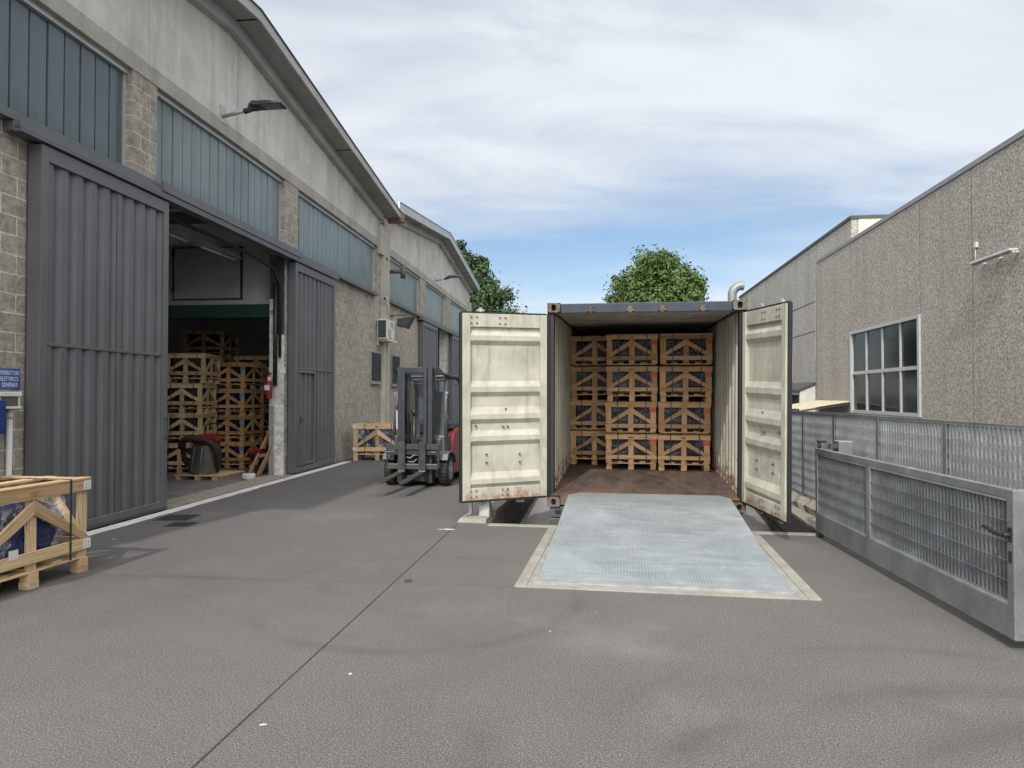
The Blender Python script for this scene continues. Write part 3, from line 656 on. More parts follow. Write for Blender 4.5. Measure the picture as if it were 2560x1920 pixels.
MT['rustdark']=m_rust('dark_rusty_pipe',(.05,.035,.032),(.09,.06,.055))
m=MB(); m.tube([(0,0,0),(.40,0,0)],.06,12); m.build('pipe','rustdark',t)
m=MB(); m.tube([(.45,0,-.2),(.45,0,.2)],.075,14); m.build('tee_cap','rustdark',t)
t=thing('floodlight','dark square floodlight on a bent bracket on the block wall past the pilaster','floodlight',F(WL,20.55,3.75),hd(HF))
m=MB(); m.box(0,.02,-.1,.3,.22,.25); m.box(.0,.45,.0,.025,.225,.25); m.box(.43,.45,.0,.025,.0,.224); m.build('bracket','shutter',t)
m=MB(); m.prism([(.22,-.12,-.1),(.52,-.12,-.14),(.68,-.12,.17),(.60,-.12,.18),(.24,-.12,.12)],(0,.3,0)); m.build('lamp_housing','shutter',t,.01)
m=MB(); m.prism([(.50,-.14,-.165),(.53,-.14,-.16),(.72,-.14,.18),(.69,-.14,.19)],(0,.34,0)); m.build('glass_cover','coil',t)
t=thing('sign','worn blue sign with white capitals beside the near sliding door','sign',F(WL+.012,6.645,1.62),hd(HF))
m=MB(); m.box(0,.008,-.29,0,0,.21); m.build('sign_plate','signblue',t,.003)
def text(body,size,parent,locn,rot,mat,ext=.001,name='lettering',align='CENTER',sx=1):
    c=bpy.data.curves.new(name,'FONT'); c.body=body; c.size=size; c.align_x=align; c.extrude=ext
    tmp=bpy.data.objects.new('tmp',c); COL.objects.link(tmp); bpy.context.view_layer.update()
    me=bpy.data.meshes.new_from_object(tmp.evaluated_get(bpy.context.evaluated_depsgraph_get())); bpy.data.objects.remove(tmp)
    o=bpy.data.objects.new(name,me); COL.objects.link(o); me.materials.clear(); me.materials.append(MT[mat]); o.parent=parent; o.location=locn; o.rotation_euler=rot; o.scale=(sx,1,1); return o
for i,(w_,wdt,cy) in enumerate((('INTERRUTTORE',.262,-.147),('ELETTRICO',.215,-.137),('GENERALE',.190,-.132))):
    q=text(w_,.062,t,(.0095,cy,.145-i*.061),(R(90),0,R(90)),'white'); xs=[v.co.x for v in q.data.vertices]; q.scale=(wdt/(max(xs)-min(xs)),1,1)
t=thing('switch_box','white plastic switch box with smoked cover under the blue sign','switch box',F(WL,6.29,1.42),hd(HF))
m=MB(); m.box(.0,.12,0,.27,.125,.17); m.box(0,.12,0,.27,0,.025); m.box(0,.10,0,.03,.0255,.1245); m.box(0,.10,.24,.27,.0255,.1245); m.build('casing','white',t,.006)
m=MB(); m.box(.005,.105,.031,.239,.026,.124); m.build('smoked_cover','smoked',t,.004)
t=thing('wall_cabinet','small deep blue cabinet on the block wall at the left edge of the photo','cabinet',F(WL,5.78,1.18),hd(HF))
m=MB(); m.box(0,.25,0,.44,0,.33); m.build('cabinet_body','boxblue',t,.006)
m=MB(); m.box(.251,.257,.03,.41,.03,.30); m.build('cabinet_door','boxblue',t,.003)
m=MB(); m.tube([(0,0,0),(0,0,1.32)],.028,14); m.tube([(0,0,1.32),(0,0,1.40)],.034,14)
o=m.build('conduit_pipe','white'); o.location=F(WL+.035,6.50,0); tag(o,'white plastic pipe running down from the switch box','pipe')
# ================================================================== RIGHT BUILDINGS (frame R)
RL=8.2
RO=Vector((8.2,0,0))-Vector(loc(HR,8.2,0,0))
def LR(u,v,z): return tuple(Vector(loc(HR,u,v,z))+RO)
t=thing('pebbledash_building','brown grey pebbledash building with a large eight pane window, nearest on the right','building',tuple(RO),hd(HR))
m=MB(); wy0,wy1,wz0,wz1=18.07,23.04,1.0,3.62
m.box(RL,RL+.12,-6,wy0,-.2,6.6); m.box(RL,RL+.12,wy1,26.62,-.2,6.6); m.box(RL,RL+.12,wy0,wy1,-.2,wz0); m.box(RL,RL+.12,wy0,wy1,wz1,6.6)
m.build('front_wall','r1',t)
m=MB(); m.box(RL+.121,RL+20,-6,-5.8,-.2,6.59); m.box(RL+.121,RL+20,23.0,23.2,-.2,6.59); m.box(RL+19.8,RL+20,-5.8,23.0,-.2,6.59); m.build('side_wall','r1',t)
m=MB(); m.box(RL+.121,RL+19.8,-5.8,23.0,6.3,6.5); m.build('flat_roof','coping',t)
m=MB(); m.box(RL-.03,RL+.2,-6,26.66,6.60,6.72); m.build('coping','coping',t,.006)
for s_ in(15.48,18.03,23.06,26.25,12.95,10.4): 
    z0=-.1 if s_ not in(18.03,23.06) else 3.65
    m=MB(); m.box(RL-.002,RL-.0005,s_-.006,s_+.006,z0,6.599); m.build('panel_joint','seam',t)
wn=bpy.data.objects.new('window',None); COL.objects.link(wn); wn.parent=t
m=MB(); fr=.07
m.box(RL-.02,RL+.08,wy0,wy1,wz0,wz0+.10); m.box(RL-.05,RL+.08,wy0-.05,wy1+.05,wz1-.06,wz1+.03); m.box(RL-.05,RL+.08,wy0-.05,wy0+fr,wz0,wz1-.06); m.box(RL-.05,RL+.08,wy1-fr,wy1+.05,wz0,wz1-.06)
for k in(1,2,3): y=wy0+(wy1-wy0)*k/4; m.box(RL+.0,RL+.075,y-.035,y+.035,wz0+.10,wz1-.06)
zm=2.29
for k in range(4):
    a=wy0+(wy1-wy0)*k/4+(.07 if k==0 else .035); b=wy0+(wy1-wy0)*(k+1)/4-(.07 if k==3 else .035); m.box(RL+.0,RL+.075,a,b,zm-.05,zm+.05)
m.build('window_frame','alu',wn,.004)
for k in range(4):
    for z0,z1 in((wz0+.1,zm-.05),(zm+.05,wz1-.06)):
        a=wy0+(wy1-wy0)*k/4+.03; b=wy0+(wy1-wy0)*(k+1)/4-.03; m=MB(); tl=rnd.uniform(-.004,.004)
        m.hexa([(RL+.045,a,z0),(RL+.045,a,z1),(RL+.055,a,z0),(RL+.055,a,z1),(RL+.045+tl,b,z0),(RL+.045+tl,b,z1),(RL+.055+tl,b,z0),(RL+.055+tl,b,z1)]); m.build('pane','glass',wn)
m=MB(); m.box(RL+1.5,RL+1.6,wy0-1,wy1+1,0,4); m.build('inner_blind','gate_dark',t)
t=thing('tall_pebbledash_building','paler streaked pebbledash building behind, taller, with a dark roof edge','building',tuple(RO),hd(HR))
m=MB(); m.box(RL+.125,RL+22,23.33,42.4,-.2,7.46); m.build('wall','r2',t)
m=MB(); m.box(RL+.08,RL+22.1,23.28,42.45,7.461,7.56); m.build('roof_edge','darktrim',t)
m=MB(); m.box(RL+.35,RL+21,23.31,23.329,5.5,7.46); m.build('pale_end_wall','paleplaster',t)
m=MB(); m.box(RL+.118,RL+.1245,27.38,30.62,5.235,5.26); m.box(RL+.118,RL+.1245,27.38,30.62,4.075,4.10); m.build('recess_joint','seam',t)
m=MB(); m.box(RL+.119,RL+.1246,30.63,30.67,2.2,5.23); m.box(RL+.119,RL+.1246,27.33,27.36,3.0,6.3); m.box(RL+.119,RL+.1246,39.5,39.55,5,7.4); m.build('sealant_joint','paleplaster',t)
t=thing('exhaust_duct','galvanised bent exhaust duct at the far end of the tall pebbledash building','duct',LR(RL+.0,42.9,0),hd(HR))
m=MB(); c0=Vector((.35,0,7.9)); m.tube([(-.2,0,4),(-.2,0,7.75)]+[(-.2+.55-.55*math.cos(a*math.pi/12),0,7.75+.55*math.sin(a*math.pi/12)) for a in range(1,8)],.27,16,False); m.build('duct_bend','galv',t)
t=thing('wall_lamp_rail','long dirty white fluorescent lamp bracket on the pebbledash wall, upper right','lamp',LR(RL,13.72,4.37),hd(HR))
m=MB(); m.box(-.30,-.14,-.2,1.3,.0,.05); m.tube([(-.22,-.2,-.02),(-.22,1.3,-.02)],.022,8); m.build('lamp_batten','papertag',t,.01)
for y in(.0,.6,1.2): m=MB(); m.box(-.14,-.002,y,y+.035,.0,.03); m.build('bracket','papertag',t)
m=MB(); m.box(-.06,-.002,1.5,1.58,.42,.54); m.tube([(-.03,1.56,.42),(-.03,1.56,.03)],.010,6); m.build('junction_box','papertag',t)
t=thing('lean_to_porch','small pale lean-to porch with dark sloping roof on the tall building','porch',LR(RL+.12,27.4,0),hd(HR))
m=MB(); m.prism([(0,0,0),(0,0,2.0),(-.58,0,1.74),(-.58,0,0)],(0,.1,0)); m.prism([(0,3.7,0),(0,3.7,2.0),(-.58,3.7,1.74),(-.58,3.7,0)],(0,.1,0)); m.box(-.58,-.5,.1,3.7,1.60,1.735); m.build('porch_wall','paleplaster',t)
m=MB(); m.prism([(-.001,-.08,2.02),(-.001,-.08,2.10),(-.68,-.08,1.80),(-.68,-.08,1.73)],(0,4,0)); m.build('porch_roof','darktrim',t)
m=MB(); m.box(-.05,-.001,.1,3.7,0,1.7); m.build('porch_opening_shade','black',t)  # black sheet put in for the shade inside the open porch
t=thing('low_canopy','low cream sheet canopy behind the slatted fence, against the pebbledash wall','canopy',LR(RL-.01,23.1,0),hd(HR))
m=MB(); A=[];Bq=[]; k=0
while k<=36:
    y=k*.1; dz=(.0,.0,.035,.035)[k%4]; A.append((0,y,1.36+dz)); Bq.append((-1.6,y,1.10+dz)); k+=1
m.strip(A,Bq); m.build('canopy_sheet','cream',t,fixn=False)
for y in(.05,1.8,3.5):
    m=MB(); m.box(-1.55,-1.50,y,y+.05,0,1.07); m.beam((-1.55,y+.02,1.05),(0,y+.02,1.30),.05,.04,(0,1,0)); m.build('canopy_post','gate_dark',t)
# ================================================================== CONTAINER
CT=thing('shipping_container','open steel shipping container with blue header and cream doors swung wide, loaded with crates','container',(.456,8.95,.142),hd(9.4),pitch=R(1.87),roll=R(.29))
CL,CW,CH=6.06,2.438,2.591
def cwall(x,sgn):
    pts=[];y=.12;per=.278
    while y<CL-.15:
        for f,dx in((0,0),(.30,0),(.44,.036),(.86,.036)):
            yy=y+f*per
            if yy<CL-.1: pts.append((x+sgn*(dx-.036),yy))
        y+=per
    for pp,nm in((0,'a'),):
        m=MB(); m.strip([(p[0],p[1],.16) for p in pts],[(p[0],p[1],2.47) for p in pts]); m.build('side_wall','cwall',CT,fixn=False)
    m=MB(); q=x+sgn*.035-.0; a,b=min(q,q+sgn*.012),max(q,q+sgn*.012); m.box(a,b,.10,CL-.1,.16,2.47); m.build('outer_side_wall','cblue',CT)
cwall(CW-.03,1); cwall(.03,-1)
m=MB(); pts=[];y=.1
while y<CL-.15:
    for f,dz in((0,0),(.34,0),(.42,.042),(.92,.042)): pts.append((y+f*.42,2.505+dz))
    y+=.42
m.strip([(.02,p[0],p[1]) for p in pts],[(CW-.02,p[0],p[1]) for p in pts]); m.build('roof_panel','cwall',CT,fixn=False)
m=MB(); m.box(.02,CW-.02,.1,CL-.05,2.56,2.575); m.build('roof_skin','cblue',CT)
m=MB(); m.box(.05,CW-.05,.0,CL-.05,.135,.165); m.build('plywood_floor','cfloor',CT)
m=MB(); m.box(.02,CW-.02,CL-.08,CL-.05,.16,2.53); m.build('end_wall','cwall',CT)
m=MB(); m.box(.17,CW-.17,.0,.10,2.472,2.575); m.box(.171,CW-.171,-.035,-.001,2.462,2.58); m.build('door_header','cblue',CT,.006)
m=MB(); m.box(.165,CW-.165,-.012,.10,.02,.1345); m.build('door_sill','cast',CT,.004)
for x in(.0,CW-.08):
    m=MB(); m.box(x,x+.08,.0,.14,.119,2.472); m.build('corner_post','cdark',CT,.004)
for x in(.0,CW-.06):
    m=MB(); m.box(x,x+.06,.141,CL,2.475,2.56); m.box(x,x+.06,.141,CL,.0,.155); m.build('side_rail','cblue',CT)
def casting(x,y,z):
    m=MB(); sx,sy,sz=.162,.178,.118; X0=x; Z0=z
    # block with a slotted face: ring of boxes round a rounded hole
    hw,hh=.030,.040; cx,cz=x+sx/2,z+sz/2; n=20
    inner=[(cx+hw*(abs(math.cos(a))**.6)*(1 if math.cos(a)>0 else -1),cz+hh*(abs(math.sin(a))**.6)*(1 if math.sin(a)>0 else -1)) for a in [2*math.pi*(k+.5)/n for k in range(n)]]
    outer=[]
    for k in range(n):
        a=2*math.pi*(k+.5)/n; c,s_=math.cos(a),math.sin(a); q=min(sx/2/max(abs(c),1e-6),sz/2/max(abs(s_),1e-6)); outer.append((cx+c*q,cz+s_*q))
    y0=y
    I=[(p[0],y0,p[1]) for p in inner]+[(inner[0][0],y0,inner[0][1])]; O=[(p[0],y0,p[1]) for p in outer]+[(outer[0][0],y0,outer[0][1])]
    m.strip(O,I); m.strip(I,[(p[0],y0+.12,p[2]) for p in I]); m.poly([(p[0],y0+.12,p[1]) for p in inner])
    # outer skin
    m.poly([(x,y0,z),(x,y0+sy,z),(x,y0+sy,z+sz),(x,y0,z+sz)]); m.poly([(x+sx,y0,z),(x+sx,y0+sy,z),(x+sx,y0+sy,z+sz),(x+sx,y0,z+sz)])
    m.poly([(x,y0,z),(x+sx,y0,z),(x+sx,y0+sy,z),(x,y0+sy,z)]); m.poly([(x,y0,z+sz),(x+sx,y0,z+sz),(x+sx,y0+sy,z+sz),(x,y0+sy,z+sz)]); m.poly([(x,y0+sy,z),(x+sx,y0+sy,z),(x+sx,y0+sy,z+sz),(x,y0+sy,z+sz)])
    m.build('corner_casting','cast',CT,fixn=False)
for y in(-.04,CL-.14):
    for z in(.0,CH-.118):
        for x in(.0,CW-.162): casting(x,y,z)
for x in(.55,1.04,1.43,1.92):
    m=MB(); m.tube([(x,-.05,2.455),(x,-.05,2.535)],[.03,.036],10); m.box(x-.045,x+.045,-.075,-.036,2.475,2.50); m.build('lock_keeper','cast',CT,.004)
# container doors: local x from hinge outwards, inner face towards -y, height z
def cdoor(hx,ang,mir,W=1.16):
    """hx hinge x on the container front; ang heading of the leaf in container frame; mir=+1 leaf extends to +x in its own frame"""
    e=bpy.data.objects.new('container_door',None); COL.objects.link(e); e.parent=CT; e.location=(hx,-.045,.135); e.rotation_euler=(0,0,ang)
    H=2.30; s=mir
    def bx(m,x0,x1,y0,y1,z0,z1): a,b=sorted((s*x0,s*x1)); m.box(a,b,y0,y1,z0,z1)
    # inner face looks to -y
    m=MB(); bx(m,.0,.09,.0,.05,0,H); bx(m,W-.10,W,.0,.05,0,H); bx(m,.09,W-.10,.012,.05,H-.165,H); bx(m,.09,W-.10,.012,.05,0,.15); m.build('door_frame','cdoor',e,.005)
    prof=[(H-.165,.035),(H-.185,.04),(H-.235,.04),(H-.29,.005),(H-.345,.005),(H-.40,.045),(1.63,.045),(1.565,.005),(1.50,.005),(1.44,.045),(1.37,.045),(1.31,.035)]
    prof=[(2.135,.045),(2.085,.045),(2.03,.004),(1.97,.004),(1.91,.046),(1.47,.046),(1.40,.004),(1.335,.004),(1.275,.046),(1.15,.04),(1.06,.004),(1.00,.004),(.94,.046),(.86,.046),(.79,.004),(.73,.004),(.67,.046),(.34,.046),(.26,.006),(.20,.006),(.15,.044)]
    m=MB(); nx=9
    for k in range(nx):
        x0=.09+(W-.19)*k/nx;x1=.09+(W-.19)*(k+1)/nx
        m.strip([(s*x0,y,z) for z,y in prof],[(s*x1,y,z) for z,y in prof])
    m.build('ridged_panel','cdoor',e,fixn=False)
    m=MB(); bx(m,.0,W,.052,.060,0,H); m.build('outer_skin','cblue',e)
    m=MB(); bx(m,-.035,-.001,.0,.055,-.01,H+.01); bx(m,W+.001,W+.03,.02,.06,-.02,H+.01); bx(m,0,W,.02,.06,H+.001,H+.022); bx(m,0,W,.015,.06,-.022,-.001); m.build('door_gasket','cdark',e)
    m=MB()
    for x,z in((.56,H-.045),(.63,H-.045),(.56,H-.12),(.63,H-.12),(1.0,H-.045),(.93,H-.045),(1.0,H-.12),(.93,H-.12)) : m.tube([(s*x,.011,z),(s*x,.0,z)],.011,8)
    for x,z in((.53,.12),(.60,.12),(.53,.05),(.60,.05),(.94,.12),(1.01,.12),(.94,.05),(1.01,.05)): m.tube([(s*x,.011,z),(s*x,-.001,z)],.011,8)
    for x,z in((.36,.55),(.36,.45),(.80,.56),(.80,.46),(.55,1.12),(.55,1.09),(.52,.90),(.58,.90),(.94,.92),(1.01,.92)): m.tube([(s*x,.04,z),(s*x,.018,z)],.013,8)
    m.build('rivet','cast',e)
    # locking bars on the outside with cams above and below
    for x in(.33,.86):
        m=MB(); m.tube([(s*x,.095,-.05),(s*x,.095,H+.05)],.017,10)
        for z in(-.07,H+.035): 
            m.box(s*x-.05,s*x+.05,.080,.110,z,z+.022); m.box(s*x-.018,s*x+.018,.085,.105,z+.022,z+.045)
        for z in(.3,.9,1.6,2.1): m.box(s*x-.045,s*x+.045,.0605,.078,z,z+.06)
        m.build('locking_bar','galvl',e)
    return e
# left leaf (points to -x), right leaf
dl=Vector((-.87,-.495)).normalized(); dr=Vector((.22,-.976)).normalized()
angL=math.atan2(dl.y,dl.x)-math.pi
cdoor(-.002,angL,-1,1.115)
angR=math.atan2(dr.y,dr.x)
cdoor(CW-.055,angR,1,1.17)
# rotation puts the inner face of the right leaf on +y side for the camera, so turn it
for o in list(bpy.data.objects):
    if o.name.startswith('container_door') and abs(o.rotation_euler[2]-angR)<1e-6: pass
# chassis under the container
t=thing('semi_trailer','dark steel trailer chassis under the container, down in the loading pit','trailer',(.456,8.95,.142),hd(9.4),pitch=R(1.87))
m=MB(); m.box(.72,.86,.02,CL,-.36,-.06); m.box(1.58,1.72,.02,CL,-.36,-.06); m.box(.03,CW-.03,.06,.2,-.135,-.012); m.build('chassis_beam','shutter',t)
for x in(.03,CW-.23):
    m=MB(); m.box(x,x+.2,-.01,.05,-.14,-.005); m.box(x,x+.2,-.015,.05,-.27,-.155); m.build('end_bolster','fgrey',t,.006)
    m=MB(); m.box(x+.07,x+.14,-.018,-.0105,-.095,-.05); m.build('bolster_slot','black',t)
m=MB(); m.box(.3,CW-.3,.02,.1,-.45,-.35); m.build('rear_bumper','shutter',t,.006)
for x in(.0,CW-.28):
    for y,zc_ in((.75,-.376),(2.05,-.333)):
        m=MB(); R_=.33
        for k in range(3): pass
        m.tube([(x,y,zc_),(x+.05,y,zc_),(x+.23,y,zc_),(x+.28,y,zc_)],[R_-.05,R_,R_,R_-.05],28); wh=m.build('tyre','rubber',t)
        m=MB(); xx=x-.003 if x<1 else x+.283; m.tube([(xx-.004,y,zc_),(xx+.004,y,zc_)],.18,20); m.build('rim','frame',wh)
# ================================================================== RAMP (frame D)
t=thing('loading_ramp','galvanised tread plate ramp bridging from the yard up into the container','ramp',loc(HD,.265,5.78,0),hd(HD))
W2=.985; LZ=.318; LV=3.16
m=MB()
P=[(-W2,0,.028),(W2,0,.028),(W2,LV-.14,LZ-.012),(W2-.13,LV,LZ),(-W2+.13,LV,LZ),(-W2,LV-.14,LZ-.012)]
m.prism(P,(0,0,-.014)); m.build('tread_plate','ramp',t)
m=MB(); m.box(-W2-.045,W2+.045,-.055,-.002,-.02,.020); m.build('front_lip','frame',t,.004)
for sx in(-1,1):
    m=MB(); a,b=sorted((sx*(W2-.02),sx*(W2-.005))); 
    m.hexa([(a,.1,-.02),(a,.1,.013),(b,.1,-.02),(b,.1,.013),(a,LV-.2,.20),(a,LV-.2,LZ-.05),(b,LV-.2,.20),(b,LV-.2,LZ-.05)]); m.build('side_skirt','frame',t)
    m=MB(); a,b=sorted((sx*(W2+.006),sx*(W2+.05))); m.box(a,b,0,2.5,-.05,.006); m.build('side_frame','frame',t)
m=MB()
for x in(-.6,0,.6): m.box(x-.03,x+.03,.9,2.6,-.0,.05)
m.build('stiffener','frame',t)
# pit cover under the ramp
m=MB(); m.box(-.804,1.364,5.681,8.30,-.05,.0045); struct(m,'ramp_recess_floor','frame')
# ================================================================== GATE, FENCE, POSTS
GA=5.02
t=thing('metal_gate','low galvanised gate with slatted infill and black handle, standing open beside the ramp','gate',(3.405,7.70,0),hd(GA)+math.pi)
# local: +y runs towards the camera (gate length), -x faces... local +x points to world -x side (the yard)
GL=3.48; TH=.055; gz0=.065; gz1=.975
m=MB(); m.box(0,TH,0,GL-.071,gz0,gz0+.20); m.build('bottom_rail','galv',t,.004)
m=MB(); m.box(0,TH,.052,GL-.072,gz1-.058,gz1); m.build('top_rail','galv',t,.004)
m=MB(); m.box(0,TH,0,.05,gz0+.201,gz1+.0); m.build('hinge_stile','galv',t,.004)
m=MB(); m.box(-.14,TH+.002,GL-.07,GL,gz0-.001,gz1+.001); m.build('lock_stile','galv',t,.005)
m=MB(); m.box(0,TH,1.33,1.41,gz0+.202,gz1-.059); m.build('middle_stile','galv',t,.004)
def slats(mb,rods,y0,y1,z0,z1,x0,pitch,cell,w=.03,f=-1):
    """upright flat bars set edge-on, a bent blade in every cell; f = side the rods lie on (the yard)"""
    n=int((y1-y0)/pitch); nz=max(1,round((z1-z0)/cell)); cz=(z1-z0)/nz
    for i in range(n+1):
        y=y0+i*(y1-y0)/n; a_,b_=sorted((x0,x0-f*.022)); rods.box(a_,b_,y-.0022,y+.0022,z0,z1)
        for k in range(nz):
            za=z0+k*cz+.004; zb=za+cz-.008; e=pitch*rnd.uniform(.80,.95)
            A=[(x0-f*.004,y,za),(x0-f*.004,y,za+cz*.45),(x0-f*.004,y,zb)]; B=[(x0-f*w,y-e*f,za),(x0-f*w*.95,y-e*.62*f,za+cz*.45),(x0-f*w*.6,y-e*.12*f,zb)]
            mb.strip(A,B)
    for k in range(nz+1): a_,b_=sorted((x0+f*.002,x0+f*.009)); rods.box(a_,b_,y0-.01,y1+.01,z0+k*cz-.0025,z0+k*cz+.0025)
FS=1
for a,b in((.065,1.318),(1.422,GL-.083)):
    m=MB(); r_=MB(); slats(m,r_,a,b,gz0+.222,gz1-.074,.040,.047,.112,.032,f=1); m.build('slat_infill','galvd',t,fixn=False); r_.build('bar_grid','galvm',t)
    m=MB(); m.box(.004,.05,a-.012,b+.012,gz0+.202,gz0+.2195); m.box(.004,.05,a-.012,b+.012,gz1-.073,gz1-.0595); m.build('infill_frame','galvl',t)
m=MB(); m.tube([(TH,GL-.035,.70),(TH+.045,GL-.035,.70)],.016,12); m.tube([(TH+.045,GL-.035,.70),(TH+.052,GL-.10,.703),(TH+.055,GL-.22,.722)],[.014,.016,.013],10); m.box(TH+.0,TH+.006,GL-.055,GL-.015,.655,.745); m.build('door_handle','black',t,.002)
m=MB(); m.box(TH,TH+.005,GL-.05,GL-.02,.53,.60); m.build('keyhole_plate','black',t)
m=MB(); m.box(-.078,-.045,GL,GL+.004,.49,.85); lp=m.build('lock_plate','cblue',t)
m=MB(); m.box(-.070,-.055,GL+.0042,GL+.007,.60,.70); m.build('latch','black',lp)
m=MB(); m.box(.0,.05,.0,.09,.01,.055); m.build('gate_stop','black',t)
m=MB(); m.tube([(.02,-.05,gz1-.12),(.02,.02,gz1-.12)],.012,8); m.tube([(.02,.03,gz1),(.02,.03,gz1+.06)],.018,8); m.box(-.05,.03,-.01,.06,gz1+.061,gz1+.085); m.build('hinge','black',t)
t=thing('gate_post','square galvanised post behind the far end of the open gate','post',(3.62,7.72,0),hd(GA))
m=MB(); m.box(0,.15,0,.15,0,1.04); m.build('post','galv',t,.004)
m=MB(); m.box(-.002,.152,-.002,.152,1.041,1.047); m.build('cap','galvl',t)
m=MB(); m.box(-.09,-.001,.02,.06,.97,1.02); m.build('hinge_arm','shutter',t)
FA=5.3
c0=3.24*math.cos(R(FA))
ft=thing('slatted_fence','long galvanised slatted fence on the right, behind the open gate','fence',(0,0,0),hd(FA))
posts=[.32+q for q in(2.2,3.5,4.75,6.13,7.50,8.78,9.98,11.25,12.5,13.75,15.0,16.3,17.6,18.9)]
for a in posts:
    m=MB(); m.box(c0-.01,c0+.045,a-.03,a+.03,.02,1.336); m.build('fence_post','galv',ft,.003)
for a,b in zip(posts,posts[1:]):
    m=MB(); r_=MB(); slats(m,r_,a+.05,b-.06,.17,1.31,c0,.060,.127,.040,f=-1); m.build('slat_panel','galvs',ft,fixn=False); r_.build('bar_grid','galvf',ft)
    m=MB(); m.box(c0-.008,c0+.03,a+.031,b-.031,1.3105,1.335); m.build('panel_edge','galv',ft); m=MB(); m.box(c0-.008,c0+.03,a+.031,b-.031,.145,.1685); m.build('panel_edge','galv',ft)
m=MB()
A=[];k=0
N_=60
rows=[]
for i in range(N_+1):
    y=7.9+i*(20-7.9)/N_; rows.append([(c0-.22+rnd.uniform(-.02,.02),y,.0),(c0-.21+rnd.uniform(-.03,.03),y,.09+rnd.uniform(-.03,.03)),(c0-.08+rnd.uniform(-.03,.03),y,.13+rnd.uniform(-.03,.03)),(c0+.10,y,.10+rnd.uniform(-.02,.02)),(c0+.16,y,0)])
for r0,r1 in zip(rows,rows[1:]): m.strip(r0,r1)
o=m.build('rubble_kerb','rubble',fixn=False); o.rotation_euler=(0,0,hd(FA)); tag(o,kind='structure')
# post group below the left container door
t=thing('gate_stop_post','square galvanised post on a concrete foot, under the open left container door','post',loc(HD,-1.80,8.34,0),hd(HD))
m=MB(); m.box(-.02,.11,.22,.34,.05,.95); m.build('post','galvl',t,.003)
m=MB(); m.box(-.16,-.115,.24,.285,.055,.90); m.box(-.16,-.12,.22,.2395,.055,.08); m.build('angle_upright','galvl',t,.003)
m=MB(); 
for z in(.22,.55): m.tube([(-.138,.2398,z),(-.138,.225,z)],.012,8)
m.build('bolt','bright',t)
m=MB(); m.hexa([(-.26,.0,-.02),(-.22,.02,.05),(-.26,.46,-.02),(-.22,.44,.05),(.12,-.02,-.02),(.115,.0,.05),(.12,.46,-.02),(.115,.44,.05)]); m.build('concrete_foot','kerb',t,.01)
m=MB(); m.box(.08,.115,.3401,.39,.051,.17); m.build('gusset','galv',t)
# ================================================================== CRATES
def load_mesh(x0,x1,y0,y1,z0,z1,seed,n=9,amp=.035,rd=.14):
    mb=MB(); c=Vector(((x0+x1)/2,(y0+y1)/2,(z0+z1)/2)); h=Vector(((x1-x0)/2,(y1-y0)/2,(z1-z0)/2))
    def pt(u,v,w):
        p=Vector((u,v,w)); k_=1-rd; q=Vector((max(-k_,min(k_,u)),max(-k_,min(k_,v)),max(-k_,min(k_,w)))); d=(p-q)
        if d.length>1e-6: p=q+d.normalized()*min(d.length,rd*1.1)
        s_=Vector((p.x*h.x,p.y*h.y,p.z*h.z)); k=mnoise.noise(s_*5+Vector((seed,seed*2,1)))+.5*mnoise.noise(s_*13+Vector((seed,1,2)))
        return c+s_*(1+k*amp*2.2)+Vector((0,0,-(p.x**2)*h.z*.10 if p.z>0 else 0))
    for ax in range(3):
        for sg in(-1,1):
            if ax==2 and sg==-1: continue
            for i in range(n):
                row=[];row2=[]
                for j in range(n+1):
                    for rr,ii in((row,i),(row2,i+1)):
                        a=-1+2*ii/n;b_=-1+2*j/n; q=[0,0,0]; q[ax]=sg; q[(ax+1)%3]=a; q[(ax+2)%3]=b_; rr.append(pt(*q))
                mb.strip(row,row2,True)
    return mb
CR={}
